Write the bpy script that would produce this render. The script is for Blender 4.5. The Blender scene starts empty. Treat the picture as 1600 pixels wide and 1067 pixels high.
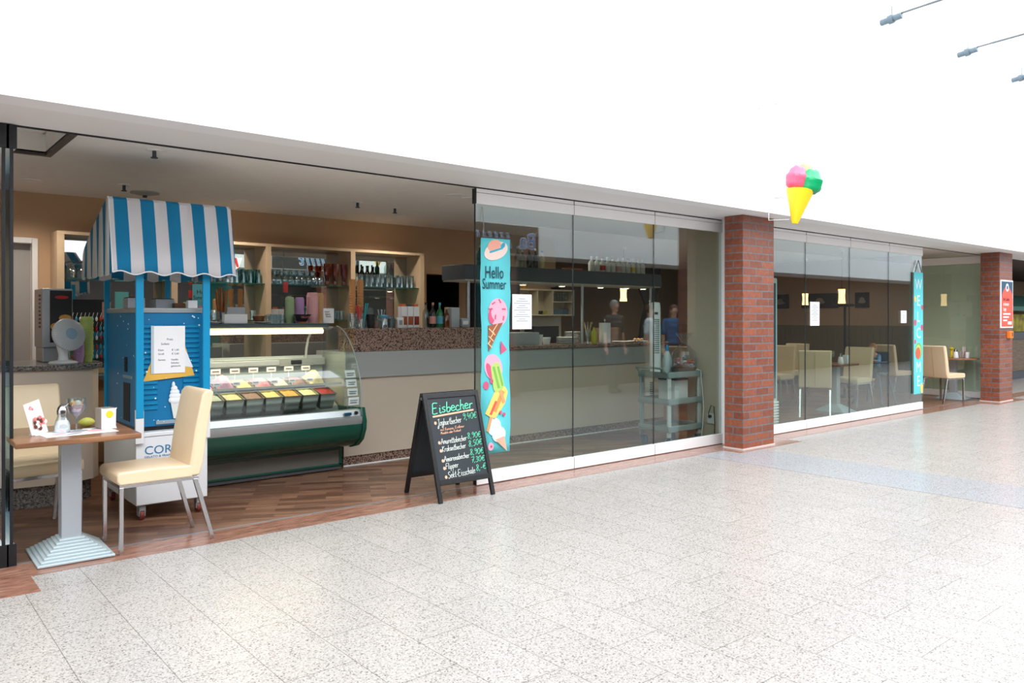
import bpy, math, random
from mathutils import Matrix, Vector
random.seed(7)
R = math.radians
S = bpy.context.scene
COL = S.collection
# ---------------------------------------------------------------- camera
cam_d = bpy.data.cameras.new('camera'); cam = bpy.data.objects.new('camera', cam_d); COL.objects.link(cam)
cam.location = (0, -5.42, 1.45); cam.rotation_euler = (R(90), 0, -math.atan(1029/1229.))
cam_d.sensor_width = 36; cam_d.lens = 1229*36/1600.; cam_d.shift_y = -36.5/1600; cam_d.clip_end = 200; cam_d.clip_start = 0.02
S.camera = cam
# ---------------------------------------------------------------- light, exposure
S.view_settings.view_transform = 'Standard'; S.view_settings.look = 'None'
S.view_settings.gamma = 1; S.view_settings.use_curve_mapping = False
S.view_settings.exposure = 0.0
w = bpy.data.worlds.new('sky'); S.world = w; w.use_nodes = True
w.node_tree.nodes['Background'].inputs[0].default_value = (0.93, 0.965, 1, 1)
w.node_tree.nodes['Background'].inputs[1].default_value = 1.5
S.cycles.max_bounces = 9; S.cycles.diffuse_bounces = 4; S.cycles.glossy_bounces = 5
S.cycles.transmission_bounces = 6; S.cycles.transparent_max_bounces = 32
S.cycles.use_denoising = True; S.cycles.sample_clamp_indirect = 6
def area(name, loc, sx, sy, power, color, rot=(0, 0, 0)):
    l = bpy.data.lights.new(name, 'AREA'); l.shape = 'RECTANGLE'; l.size = sx; l.size_y = sy
    l.energy = power; l.color = color
    o = bpy.data.objects.new(name, l); o.location = loc; o.rotation_euler = rot; COL.objects.link(o); return o
area('skylight', (11, -5.2, 7.4), 34, 9.5, 4300, (0.95, 0.975, 1))
# ---------------------------------------------------------------- materials
MATS = {}
def sr(c):
    return tuple(((x/255.)/12.92 if x/255. <= .04045 else (((x/255.)+.055)/1.055)**2.4) for x in c)
def base(name):
    m = bpy.data.materials.new(name); m.use_nodes = True; nt = m.node_tree
    return m, nt, nt.nodes['Principled BSDF']
def mat(name, c, rough=.5, metal=0., noise=0., nscale=8., bump=0., bscale=60., spec=.5, emit=None, estr=0, coat=0):
    if name in MATS: return MATS[name]
    m, nt, b = base(name); c = sr(c)
    b.inputs['Base Color'].default_value = (*c, 1); b.inputs['Roughness'].default_value = rough
    b.inputs['Metallic'].default_value = metal; b.inputs['Specular IOR Level'].default_value = spec
    b.inputs['Coat Weight'].default_value = coat
    tc = nt.nodes.new('ShaderNodeTexCoord')
    if noise:
        n = nt.nodes.new('ShaderNodeTexNoise'); n.inputs['Scale'].default_value = nscale; n.inputs['Detail'].default_value = 4
        nt.links.new(tc.outputs['Object'], n.inputs['Vector'])
        r = nt.nodes.new('ShaderNodeValToRGB')
        r.color_ramp.elements[0].position = .3; r.color_ramp.elements[1].position = .7
        r.color_ramp.elements[0].color = (*[x*(1-noise) for x in c], 1)
        r.color_ramp.elements[1].color = (*[min(1, x*(1+noise)) for x in c], 1)
        nt.links.new(n.outputs['Fac'], r.inputs['Fac']); nt.links.new(r.outputs['Color'], b.inputs['Base Color'])
    if bump:
        n = nt.nodes.new('ShaderNodeTexNoise'); n.inputs['Scale'].default_value = bscale
        nt.links.new(tc.outputs['Object'], n.inputs['Vector'])
        bp = nt.nodes.new('ShaderNodeBump'); bp.inputs['Strength'].default_value = bump; bp.inputs['Distance'].default_value = .01
        nt.links.new(n.outputs['Fac'], bp.inputs['Height']); nt.links.new(bp.outputs['Normal'], b.inputs['Normal'])
    if emit:
        b.inputs['Emission Color'].default_value = (*sr(emit), 1); b.inputs['Emission Strength'].default_value = estr
    MATS[name] = m; return m
def glass(name, tint=(235, 245, 242), f0=.04, rough=0., boost=1.0):
    if name in MATS: return MATS[name]
    m = bpy.data.materials.new(name); m.use_nodes = True; nt = m.node_tree; nt.nodes.clear()
    o = nt.nodes.new('ShaderNodeOutputMaterial'); t = nt.nodes.new('ShaderNodeBsdfTransparent'); g = nt.nodes.new('ShaderNodeBsdfGlossy')
    t.inputs[0].default_value = (*sr(tint), 1); g.inputs['Roughness'].default_value = rough; g.inputs[0].default_value = (.86, .94, 1, 1)
    f = nt.nodes.new('ShaderNodeLayerWeight'); f.inputs[0].default_value = .5
    p = nt.nodes.new('ShaderNodeMath'); p.operation = 'POWER'; p.inputs[1].default_value = 5
    q = nt.nodes.new('ShaderNodeMath'); q.operation = 'MULTIPLY_ADD'; q.use_clamp = True; q.inputs[1].default_value = (1-f0)*boost; q.inputs[2].default_value = f0*boost
    mx = nt.nodes.new('ShaderNodeMixShader')
    nt.links.new(f.outputs['Facing'], p.inputs[0]); nt.links.new(p.outputs[0], q.inputs[0]); nt.links.new(q.outputs[0], mx.inputs[0])
    nt.links.new(t.outputs[0], mx.inputs[1]); nt.links.new(g.outputs[0], mx.inputs[2]); nt.links.new(mx.outputs[0], o.inputs[0])
    MATS[name] = m; return m
def N(nt, t, **k):
    n = nt.nodes.new(t)
    for a, v in k.items():
        if a.startswith('i_'): n.inputs[a[2:].replace('_', ' ')].default_value = v
        else: setattr(n, a, v)
    return n
def ramp(nt, src, stops, interp='LINEAR'):
    r = nt.nodes.new('ShaderNodeValToRGB'); r.color_ramp.interpolation = interp
    e = r.color_ramp.elements
    while len(e) < len(stops): e.new(.5)
    for i, (p, c) in enumerate(stops): e[i].position = p; e[i].color = (*sr(c), 1)
    nt.links.new(src, r.inputs[0]); return r.outputs[0]
def mixc(nt, fac, a, b, mode='MIX'):
    n = nt.nodes.new('ShaderNodeMix'); n.data_type = 'RGBA'; n.blend_type = mode
    for s, i in ((fac, 0), (a, 6), (b, 7)):
        if isinstance(s, (int, float)): n.inputs[i].default_value = s
        elif isinstance(s, tuple): n.inputs[i].default_value = (*sr(s), 1)
        else: nt.links.new(s, n.inputs[i])
    return n.outputs[2]
def granite(name, stops, scale, rough=.3, scale2=None, joints=None):
    m, nt, b = base(name); tc = N(nt, 'ShaderNodeTexCoord')
    v = N(nt, 'ShaderNodeTexVoronoi'); v.inputs['Scale'].default_value = scale
    nt.links.new(tc.outputs['Object'], v.inputs['Vector'])
    sp = N(nt, 'ShaderNodeSeparateColor'); nt.links.new(v.outputs['Color'], sp.inputs[0])
    c = ramp(nt, sp.outputs[0], stops)
    n = N(nt, 'ShaderNodeTexNoise'); n.inputs['Scale'].default_value = scale*.6; n.inputs['Detail'].default_value = 5
    nt.links.new(tc.outputs['Object'], n.inputs['Vector'])
    c2 = ramp(nt, n.outputs[0], [(.35, (205, 202, 200)), (.62, (255, 255, 255))])
    c = mixc(nt, .55, c, c2, 'MULTIPLY')
    if joints:
        mp = N(nt, 'ShaderNodeMapping'); mp.inputs['Rotation'].default_value = (0, 0, R(90)); mp.inputs['Location'].default_value = joints
        nt.links.new(tc.outputs['Object'], mp.inputs[0])
        br = N(nt, 'ShaderNodeTexBrick'); br.offset = .5
        for k, val in (('Scale', 1), ('Mortar Size', .0022), ('Mortar Smooth', .3), ('Brick Width', .61), ('Row Height', .312), ('Bias', 0)):
            br.inputs[k].default_value = val
        br.inputs['Color1'].default_value = (.95, .95, .95, 1); br.inputs['Color2'].default_value = (1, 1, 1, 1)
        br.inputs['Mortar'].default_value = (.48, .47, .46, 1)
        nt.links.new(mp.outputs[0], br.inputs['Vector'])
        c = mixc(nt, 1.0, c, br.outputs['Color'], 'MULTIPLY')
    nt.links.new(c, b.inputs['Base Color']); b.inputs['Roughness'].default_value = rough
    MATS[name] = m; return m
def brick_mat():
    m, nt, b = base('red_brick'); tc = N(nt, 'ShaderNodeTexCoord')
    sx = N(nt, 'ShaderNodeSeparateXYZ'); nt.links.new(tc.outputs['Object'], sx.inputs[0])
    ad = N(nt, 'ShaderNodeMath', operation='ADD'); nt.links.new(sx.outputs[0], ad.inputs[0]); nt.links.new(sx.outputs[1], ad.inputs[1])
    cb = N(nt, 'ShaderNodeCombineXYZ'); nt.links.new(ad.outputs[0], cb.inputs[0]); nt.links.new(sx.outputs[2], cb.inputs[1])
    br = N(nt, 'ShaderNodeTexBrick')
    for k, val in (('Scale', 1), ('Mortar Size', .0075), ('Mortar Smooth', .1), ('Brick Width', .25), ('Row Height', .0835), ('Bias', -.1)):
        br.inputs[k].default_value = val
    br.inputs['Color1'].default_value = (*sr((154, 86, 60)), 1); br.inputs['Color2'].default_value = (*sr((122, 68, 52)), 1)
    br.inputs['Mortar'].default_value = (*sr((112, 110, 114)), 1)
    nt.links.new(cb.outputs[0], br.inputs['Vector'])
    n = N(nt, 'ShaderNodeTexNoise'); n.inputs['Scale'].default_value = 22; nt.links.new(tc.outputs['Object'], n.inputs['Vector'])
    c = mixc(nt, .35, br.outputs['Color'], ramp(nt, n.outputs[0], [(.3, (120, 110, 110)), (.7, (255, 250, 245))]), 'MULTIPLY')
    nt.links.new(c, b.inputs['Base Color']); b.inputs['Roughness'].default_value = .45
    bp = N(nt, 'ShaderNodeBump'); bp.inputs['Distance'].default_value = .01; bp.inputs['Strength'].default_value = .6; bp.invert = True
    nt.links.new(br.outputs['Fac'], bp.inputs['Height']); nt.links.new(bp.outputs[0], b.inputs['Normal'])
    MATS['red_brick'] = m; return m
def plank_mat(name, ca, cb_, cm, w=.6, h=.09, rot=0., rough=.35):
    m, nt, b = base(name); tc = N(nt, 'ShaderNodeTexCoord')
    mp = N(nt, 'ShaderNodeMapping'); mp.inputs['Rotation'].default_value = (0, 0, rot); nt.links.new(tc.outputs['Object'], mp.inputs[0])
    br = N(nt, 'ShaderNodeTexBrick'); br.offset = .37
    for k, val in (('Scale', 1), ('Mortar Size', .0008), ('Brick Width', w), ('Row Height', h), ('Bias', 0)): br.inputs[k].default_value = val
    br.inputs['Color1'].default_value = (*sr(ca), 1); br.inputs['Color2'].default_value = (*sr(cb_), 1); br.inputs['Mortar'].default_value = (*sr(cm), 1)
    nt.links.new(mp.outputs[0], br.inputs['Vector'])
    mp2 = N(nt, 'ShaderNodeMapping'); mp2.inputs['Scale'].default_value = (2.5, 34, 34); nt.links.new(mp.outputs[0], mp2.inputs[0])
    n = N(nt, 'ShaderNodeTexNoise'); n.inputs['Scale'].default_value = 1; n.inputs['Detail'].default_value = 6; nt.links.new(mp2.outputs[0], n.inputs['Vector'])
    c = mixc(nt, .75, br.outputs['Color'], ramp(nt, n.outputs[0], [(.3, (120, 108, 100)), (.65, (255, 255, 255))]), 'MULTIPLY')
    nt.links.new(c, b.inputs['Base Color']); b.inputs['Roughness'].default_value = rough
    MATS[name] = m; return m
M_floor = granite('pale_granite', [(0, (98, 92, 90)), (.10, (138, 133, 130)), (.24, (168, 163, 159)), (.8, (179, 175, 170)), (1, (158, 154, 151))], 165, .26, joints=(0, .244, 0))
def streak_mat():
    m, nt, b = base('red_granite'); tc = N(nt, 'ShaderNodeTexCoord'); mp = N(nt, 'ShaderNodeMapping'); mp.inputs['Rotation'].default_value = (0, 0, R(12)); mp.inputs['Scale'].default_value = (5, 30, 5)
    nt.links.new(tc.outputs['Object'], mp.inputs[0]); n = N(nt, 'ShaderNodeTexNoise'); n.inputs['Scale'].default_value = 1; n.inputs['Detail'].default_value = 8; n.inputs['Distortion'].default_value = 1.2; n.inputs['Roughness'].default_value = .65
    nt.links.new(mp.outputs[0], n.inputs['Vector'])
    nt.links.new(ramp(nt, n.outputs[0], [(.28, (80, 64, 58)), (.42, (120, 84, 70)), (.55, (146, 104, 86)), (.72, (168, 132, 114))]), b.inputs[0]); b.inputs['Roughness'].default_value = .2
    MATS['red_granite'] = m; return m
M_red = streak_mat()
M_speck = granite('brown_speckled_granite', [(0, (42, 34, 32)), (.28, (70, 56, 50)), (.3, (150, 118, 104)), (.8, (176, 146, 132)), (1, (90, 76, 70))], 110, .25)
M_speckg = granite('grey_speckled_granite', [(0, (60, 58, 56)), (.35, (110, 106, 102)), (.8, (150, 145, 140)), (1, (84, 80, 78))], 110, .25)
M_brick = brick_mat()
M_plank = plank_mat('brown_plank_floor', (168, 126, 100), (112, 78, 62), (70, 50, 42), .36, .085, R(28), .3)
M_wood = plank_mat('table_wood', (164, 116, 82), (150, 104, 72), (140, 96, 66), 3, .4, 0, .28)
M_white = mat('white_paint', (238, 239, 240), .55, noise=.015, nscale=3)
M_off = mat('warm_white_paint', (230, 229, 228), .6)
M_ceil = mat('ceiling_paint', (240, 237, 232), .8, noise=.02)
M_brown = mat('tan_wall_paint', (192, 160, 128), .8, noise=.03, nscale=2)
M_beige = mat('beige_panel', (206, 190, 174), .55, noise=.02, nscale=2)
M_part = mat('partition_paint', (205, 192, 176), .8, noise=.02)
M_alu = mat('white_aluminium', (242, 242, 242), .42)
M_grey = mat('grey_laminate', (164, 166, 166), .45)
M_sil = mat('silver_paint', (176, 182, 188), .38, .35)
M_chr = mat('chrome', (205, 205, 208), .18, 1.)
M_black = mat('black_metal', (24, 26, 30), .4)
M_dark = mat('dark_grey_metal', (62, 70, 76), .5)
M_cream = mat('cream_leather', (226, 202, 168), .42, noise=.02, nscale=5, bump=.03, bscale=90)
M_glass = glass('pane_glass', (240, 246, 242), .05, 0, 1.75)
M_gl2 = glass('clear_glassware', (240, 246, 246), .16, .03, 1.5)
M_edge = mat('green_glass_edge', (40, 84, 74), .1)
M_mir = mat('mirror', (206, 208, 206), .015, 1.)
M_maple = mat('pale_maple', (200, 174, 142), .5, noise=.05, nscale=10)
M_blue = mat('sky_blue_plastic', (0, 146, 196), .38)
M_blue2 = mat('deep_blue_print', (0, 112, 164), .38)
M_cab = mat('white_enamel', (226, 228, 232), .32)
M_paper = mat('white_paper', (238, 238, 240), .7)
M_ink = mat('grey_ink', (110, 110, 116), .8)
M_blk = mat('black_ink', (22, 24, 34), .7)
M_green = mat('dark_green_enamel', (6, 74, 60), .22, coat=.4)
M_aluz = mat('brushed_aluminium', (178, 184, 186), .32, .6)
M_white2 = mat('white_plastic', (225, 228, 232), .35)
M_red2 = mat('red_plastic', (196, 52, 44), .4)
M_rub = mat('grey_rubber', (70, 72, 76), .7)
# ---------------------------------------------------------------- mesh helpers
class MB:
    def __init__(s): s.v = []; s.f = []; s.m = []
    def add(s, vs, fs, mi=0, T=None):
        o = len(s.v)
        for p in vs:
            p = Vector(p)
            if T is not None: p = T @ p
            s.v.append(tuple(p))
        for f in fs: s.f.append(tuple(i+o for i in f)); s.m.append(mi)
        return s
    def box(s, x0, x1, y0, y1, z0, z1, mi=0, T=None):
        return s.add([(x0, y0, z0), (x1, y0, z0), (x1, y1, z0), (x0, y1, z0), (x0, y0, z1), (x1, y0, z1), (x1, y1, z1), (x0, y1, z1)],
                     [(0, 3, 2, 1), (4, 5, 6, 7), (0, 1, 5, 4), (1, 2, 6, 5), (2, 3, 7, 6), (3, 0, 4, 7)], mi, T)
    def cyl(s, p0, p1, r0, r1=None, n=14, mi=0, T=None, rot=0.):
        r1 = r0 if r1 is None else r1
        p0 = Vector(p0); p1 = Vector(p1); d = (p1-p0).normalized()
        a = d.orthogonal().normalized() if abs(d.z) < .999 else Vector((1, 0, 0)); b = d.cross(a)
        vs = []
        for p, r in ((p0, r0), (p1, r1)):
            for i in range(n):
                t = 2*math.pi*i/n+rot; vs.append(p+a*(r*math.cos(t))+b*(r*math.sin(t)))
        fs = [(i, (i+1) % n, n+(i+1) % n, n+i) for i in range(n)]
        fs += [tuple(range(n-1, -1, -1)), tuple(range(n, 2*n))]
        return s.add(vs, fs, mi, T)
    def tube(s, pts, r, n=8, mi=0, T=None):
        pts = [Vector(p) for p in pts]; vs = []; fs = []; prev = None
        for k, p in enumerate(pts):
            d = (pts[min(k+1, len(pts)-1)]-pts[max(k-1, 0)]).normalized()
            a = d.orthogonal().normalized() if prev is None else (prev-d*prev.dot(d)).normalized()
            prev = a; b = d.cross(a)
            for i in range(n):
                t = 2*math.pi*(i+.5)/n; vs.append(p+a*(r*math.cos(t))+b*(r*math.sin(t)))
        for k in range(len(pts)-1):
            for i in range(n): fs.append((k*n+i, k*n+(i+1) % n, (k+1)*n+(i+1) % n, (k+1)*n+i))
        fs += [tuple(range(n-1, -1, -1)), tuple(range((len(pts)-1)*n, len(pts)*n))]
        return s.add(vs, fs, mi, T)
    def lathe(s, prof, n=16, c=(0, 0, 0), mi=0, T=None):
        vs = []; fs = []
        for r, z in prof:
            for i in range(n):
                t = 2*math.pi*i/n; vs.append((c[0]+r*math.cos(t), c[1]+r*math.sin(t), c[2]+z))
        for k in range(len(prof)-1):
            for i in range(n): fs.append((k*n+i, k*n+(i+1) % n, (k+1)*n+(i+1) % n, (k+1)*n+i))
        if prof[0][0] > 1e-4: fs.append(tuple(range(n-1, -1, -1)))
        if prof[-1][0] > 1e-4: fs.append(tuple(range((len(prof)-1)*n, len(prof)*n)))
        return s.add(vs, fs, mi, T)
    def ell(s, c, r, n=14, k=8, mi=0, T=None, f=None):
        vs = []; fs = []
        for j in range(k+1):
            ph = math.pi*j/k
            for i in range(n):
                t = 2*math.pi*i/n; q = (math.sin(ph)*math.cos(t), math.sin(ph)*math.sin(t), -math.cos(ph))
                g = f(q) if f else 1
                vs.append((c[0]+r[0]*q[0]*g, c[1]+r[1]*q[1]*g, c[2]+r[2]*q[2]*g))
        for j in range(k):
            for i in range(n): fs.append((j*n+i, j*n+(i+1) % n, (j+1)*n+(i+1) % n, (j+1)*n+i))
        return s.add(vs, fs, mi, T)
    def prism(s, poly, axis, a, b, mi=0, T=None):
        """poly in the two other axes (order x,y,z), extruded from a to b along axis"""
        def P(q, t): return (t, q[0], q[1]) if axis == 'x' else ((q[0], t, q[1]) if axis == 'y' else (q[0], q[1], t))
        n = len(poly); vs = [P(q, a) for q in poly]+[P(q, b) for q in poly]
        fs = [(i, (i+1) % n, n+(i+1) % n, n+i) for i in range(n)]+[tuple(range(n-1, -1, -1)), tuple(range(n, 2*n))]
        return s.add(vs, fs, mi, T)
    def build(s, name, mats, parent=None, smooth=True, bevel=0, loc=None, seg=2, rotz=0, sub=0, solid=0, ang=35):
        me = bpy.data.meshes.new(name); me.from_pydata(s.v, [], s.f)
        if not isinstance(mats, (list, tuple)): mats = [mats]
        for m in mats: me.materials.append(m)
        for p, mi in zip(me.polygons, s.m): p.material_index = mi; p.use_smooth = smooth
        bm_fix(me)
        if smooth: me.set_sharp_from_angle(angle=R(ang))
        o = bpy.data.objects.new(name, me); COL.objects.link(o)
        if parent: o.parent = parent
        if loc: o.location = loc
        o.rotation_euler = (0, 0, rotz)
        if solid: md = o.modifiers.new('solid', 'SOLIDIFY'); md.thickness = solid; md.offset = 0
        if bevel:
            md = o.modifiers.new('bevel', 'BEVEL'); md.width = bevel; md.segments = seg; md.limit_method = 'ANGLE'; md.angle_limit = R(40)
        if sub: md = o.modifiers.new('sub', 'SUBSURF'); md.levels = sub; md.render_levels = sub
        return o
import bmesh
def bm_fix(me):
    bm = bmesh.new(); bm.from_mesh(me); bmesh.ops.remove_doubles(bm, verts=bm.verts, dist=1e-6)
    bmesh.ops.recalc_face_normals(bm, faces=bm.faces); bm.to_mesh(me); bm.free()
def tag(o, label, cat, group=None, kind=None):
    if label: o['label'] = label
    if cat: o['category'] = cat
    if group: o['group'] = group
    if kind: o['kind'] = kind
    return o
def lab(o, l): o['label'] = l; return o
def thing(name, label, cat, loc=(0, 0, 0), rotz=0, group=None):
    o = bpy.data.objects.new(name, None); o.empty_display_size = .1; COL.objects.link(o)
    o.location = loc; o.rotation_euler = (0, 0, rotz); return tag(o, label, cat, group)
def struct(o, label=None):
    o['kind'] = 'structure'
    if label: o['label'] = label
    return o
def sempty(name, loc=(0, 0, 0)):
    o = bpy.data.objects.new(name, None); COL.objects.link(o); o.location = loc; o['kind'] = 'structure'; return o
def dup(root, loc, rotz=None, label=None, group=None):
    def cp(o, par):
        c = o.copy(); COL.objects.link(c)
        if par: c.parent = par
        for ch in list(o.children): cp(ch, c)
        return c
    r = cp(root, None); r.location = loc
    if rotz is not None: r.rotation_euler = (0, 0, rotz)
    if label: r['label'] = label
    if group: r['group'] = group
    return r
def text(name, s, m, parent, loc, size, rot=(R(90), 0, 0), align='LEFT', shear=0, off=0, ext=.0006, sx=1, space=1, world=False):
    cu = bpy.data.curves.new(name, 'FONT'); cu.body = s; cu.size = size; cu.align_x = align; cu.shear = shear; cu.offset = off
    cu.extrude = ext; cu.resolution_u = 3; cu.space_character = space
    tmp = bpy.data.objects.new('tmp', cu); me = bpy.data.meshes.new_from_object(tmp)
    bpy.data.objects.remove(tmp); bpy.data.curves.remove(cu)
    me.name = name; me.materials.clear(); me.materials.append(m)
    o = bpy.data.objects.new(name, me); COL.objects.link(o); o.location = loc; o.rotation_euler = rot; o.scale = (sx, 1, 1)
    if parent: o.parent = parent
    return o
def ellp(cx, cz, rx, rz, rot=0, n=18, a0=0, a1=360):
    out = []
    for i in range(n+(a1-a0 < 360)):
        t = R(a0+(a1-a0)*i/n); x = rx*math.cos(t); z = rz*math.sin(t)
        out.append((cx+x*math.cos(rot)-z*math.sin(rot), cz+x*math.sin(rot)+z*math.cos(rot)))
    return out
def rrect(cx, cz, w_, h_, rot=0):
    return [(cx+x*math.cos(rot)-z*math.sin(rot), cz+x*math.sin(rot)+z*math.cos(rot)) for x, z in ((-w_/2, -h_/2), (w_/2, -h_/2), (w_/2, h_/2), (-w_/2, h_/2))]
# ---------------------------------------------------------------- SETTING
struct(MB().box(-6, 40, -9, 0, -.1, 0).build('floor_mall', M_floor, smooth=False), 'pale speckled granite tiles of the mall walkway')
struct(MB().box(-2, 15.7, 0, 7, -.1, .0).build('floor_cafe', M_plank, smooth=False), 'dark brown plank floor inside the ice cream parlour')
b = MB()
b.box(-2, 7.3, -.30, 0, -.02, .0015); b.box(-2, .764, -.61, -.30, -.02, .0015); b.box(7.3, 8.55, -.52, 0, -.02, .0020); b.box(8.6, 14.7, -.30, 0, -.02, .0015)
b.box(14.7, 16.1, -.56, 0, -.02, .0020); b.box(16.1, 24, -.3, 0, -.02, .0015)
struct(b.build('trim_1', M_red, smooth=False), 'reddish polished granite border along the shop front')
M_band = granite('bluish_granite', [(0, (104, 104, 108)), (.10, (136, 136, 140)), (.26, (158, 160, 164)), (.8, (170, 172, 176)), (1, (150, 152, 156))], 165, .24)
struct(MB().box(6.83, 7.26, -9, -.302, -.02, .0012).box(7.265, 7.70, -9, -.302, -.02, .0012).build('floor_band', M_band, smooth=False), 'slightly bluish granite strip crossing the walkway from the brick pillar')
b = MB(); b.box(6.825, 6.83, -9, -.302, 0, .0013); b.box(7.26, 7.265, -9, -.302, 0, .0013); struct(b.build('trim_11', mat('joint_grey', (110, 108, 106), .7), smooth=False), 'thin dark joints of the bluish strip')
b = MB(); b.box(-1, 15.7, -.012, .012, 0, .004); struct(b.build('trim_2', mat('track_steel', (150, 156, 162), .35, .6), smooth=False), 'steel floor track of the folding glass wall')
struct(MB().box(-6, 45, -.70, -.5, 2.585, 3.22).build('wall_fascia', M_white, smooth=False), 'smooth white fascia beam above the shops')
struct(MB().box(-6, 45, -.5, 0.0, 2.585, 2.66).build('ceiling_soffit', M_off, smooth=False))
b = MB(); b.box(-6, 45, -.006, .006, 2.575, 2.586); struct(b.build('trim_3', M_black, smooth=False), 'thin dark head track along the soffit')
struct(MB().box(-6, 40, -.5, .2, 3.1, 3.22).box(-6, 40, -.1, .2, 3.22, 6.4).build('wall_clerestory', M_white, smooth=False), 'plain white upper wall of the arcade')
# ceiling of the cafe with recess
b = MB(); b.box(-2, 15.7, 1.2, 7, 2.66, 2.8); b.box(1.08, 15.7, 0.0, 1.2, 2.66, 2.8); b.box(-2, .1, 0, 1.2, 2.66, 2.8); b.box(.1, 1.08, 0, .17, 2.66, 2.8)
b.box(0, 1.2, 0.1, 1.3, 2.9, 2.95); b.box(.1, .12, .17, 1.2, 2.8, 2.9); b.box(1.06, 1.08, .17, 1.2, 2.8, 2.9); b.box(.1, 1.08, .17, .19, 2.8, 2.9); b.box(.1, 1.08, 1.18, 1.2, 2.8, 2.9)
struct(b.build('ceiling', M_ceil, smooth=False), 'off-white plaster ceiling of the parlour')
b = MB()
for a in ((.06, .1, .13, 1.24), (1.08, 1.12, .13, 1.24)): b.box(a[0], a[1], a[2], a[3], 2.64, 2.67)
b.box(.1, 1.08, .13, .17, 2.64, 2.67); b.box(.1, 1.08, 1.2, 1.24, 2.64, 2.67)
struct(b.build('trim_4', mat('recess_frame', (70, 66, 62), .5), smooth=False), 'dark frame around the ceiling recess')
# walls
b = MB(); b.box(-2, 1.13, 3.34, 3.5, 0, 2.7); b.box(1.32, 5.85, 3.34, 3.5, 0, 2.7); b.box(1.13, 1.32, 3.34, 3.5, 2.17, 2.7)
b.box(5.85, 6.5, 3.34, 3.5, 2.04, 2.7); b.box(6.5, 8.2, 3.34, 3.5, 0, 2.7); b.box(8.05, 8.2, 3.5, 7, 0, 2.7)
struct(b.build('wall_back', M_brown, smooth=False), 'tan painted wall behind the counter')
struct(MB().box(5.7, 6.6, 4.6, 4.7, 0, 2.7).box(5.6, 5.7, 3.5, 4.7, 0, 2.7).box(6.6, 6.7, 3.5, 4.7, 0, 2.7).build('wall_kitchen', mat('dark_kitchen_wall', (26, 25, 26), .7), smooth=False), 'dark kitchen passage behind the bar')
d = sempty('door_1', (0, 0, 0))
b = MB(); b.box(1.09, 1.14, 3.30, 3.36, 0, 2.215); b.box(1.31, 1.36, 3.30, 3.36, 0, 2.215); b.box(1.14, 1.31, 3.30, 3.36, 2.165, 2.215)
lab(b.build('door_frame', M_off, d, bevel=.004), 'white door frame')
MB().box(1.14, 1.31, 3.40, 3.44, 0, 2.165).build('door_leaf', mat('grey_door', (170, 165, 160), .5), d)
struct(MB().box(-2.1, -2, 0, 7, 0, 2.7).build('wall_left', M_brown, smooth=False))
M_far = mat('dining_wall_paint', (172, 142, 118), .8, noise=.02)
struct(MB().box(8.2, 15.75, 6.9, 7.0, 0, 2.7).build('wall_dining_back', mat('dining_back_paint', (120, 104, 84), .8), smooth=False), 'brown back wall of the dining room')
b = MB(); b.box(15.68, 15.8, 0.02, 7, 0, 2.7, 0)
struct(b.build('wall_right', M_far, smooth=False), 'brown end wall of the dining room')
b = MB(); b.box(15.655, 15.68, 1.25, 6.9, 0.0, 1.3)
for k in range(46): b.box(15.645, 15.656, 1.27+k*.122, 1.37+k*.122, .08, 1.28)
struct(b.build('trim_5', mat('taupe_wainscot', (112, 102, 84), .7), smooth=False), 'taupe vertical wainscot panelling')
struct(MB().box(15.62, 15.681, .02, .6, 0, 2.66).box(15.64, 15.681, .6, 1.25, 0, 2.66).build('wall_pier', mat('green_grey_paint', (240, 240, 226), .8), smooth=False), 'pale olive wall panel beside the open corner')
struct(MB().box(7.69, 7.80, .03, .48, 0, 2.66).build('wall_partition', M_part, smooth=False), 'beige partition stub behind the glass front')
struct(MB().box(7.693, 7.76, -.05, .03, 0, 2.585).build('trim_6', M_alu, smooth=False), 'white post beside the brick pillar')
struct(MB().box(8.3, 8.36, -.03, .03, 0, 2.585).build('trim_7', M_alu, smooth=False), 'white post behind the brick pillar')
# brick pillars
def pillar(name, x0, y0, w_, d_, label):
    o = MB().box(0, w_, 0, d_, 0, 2.585).build(name, M_brick, smooth=False, loc=(x0, y0, 0), bevel=.004); tag(o, label, 'pillar', 'brick pillars of the arcade')
    return o
pillar('brick_pillar', 7.465, -.443, .61, .24, 'red brick pillar under the ice cream cone sign')
pillar('brick_pillar', 15.08, -.443, .61, .30, 'red brick pillar carrying the orange poster at the far corner')
struct(MB().box(7.455, 8.085, -.453, -.19, 0, .018).build('trim_8', mat('pillar_joint', (205, 198, 194), .6), smooth=False))
struct(MB().box(15.07, 15.70, -.453, -.13, 0, .018).build('trim_9', MATS['pillar_joint'], smooth=False))
# glass fronts
def glass_panel(n, x0, x1, label, yy=0.):
    wdt = x1-x0; r = sempty('window_%d' % n, (x0, yy, 0)); lab(r, label)
    MB().box(.004, wdt-.004, -.006, .006, .11, 2.445).build('pane', M_glass, r, smooth=False)
    b = MB(); b.box(.003, wdt-.003, -.022, .022, 2.44, 2.535); b.box(.003, wdt-.003, -.018, .018, 2.538, 2.572); b.build('top_rail', M_alu, r, bevel=.002)
    MB().box(.003, wdt-.003, -.022, .022, .008, .118).build('bottom_rail', M_alu, r, bevel=.002)
    b = MB(); b.box(-.0025, .0025, -.007, .007, .118, 2.44); b.box(-.003, .003, -.02, .02, .008, .118); b.box(-.003, .003, -.02, .02, 2.44, 2.57)
    lab(b.build('edge_seal', M_black, r, smooth=False), 'black vertical seal'); return r
xs = [4.119, 5.30, 6.49, 7.69]
names = ['glass front panel carrying the summer banner', 'glass front panel in the middle of the left run', 'glass front panel in front of the grey serving cart']
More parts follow.
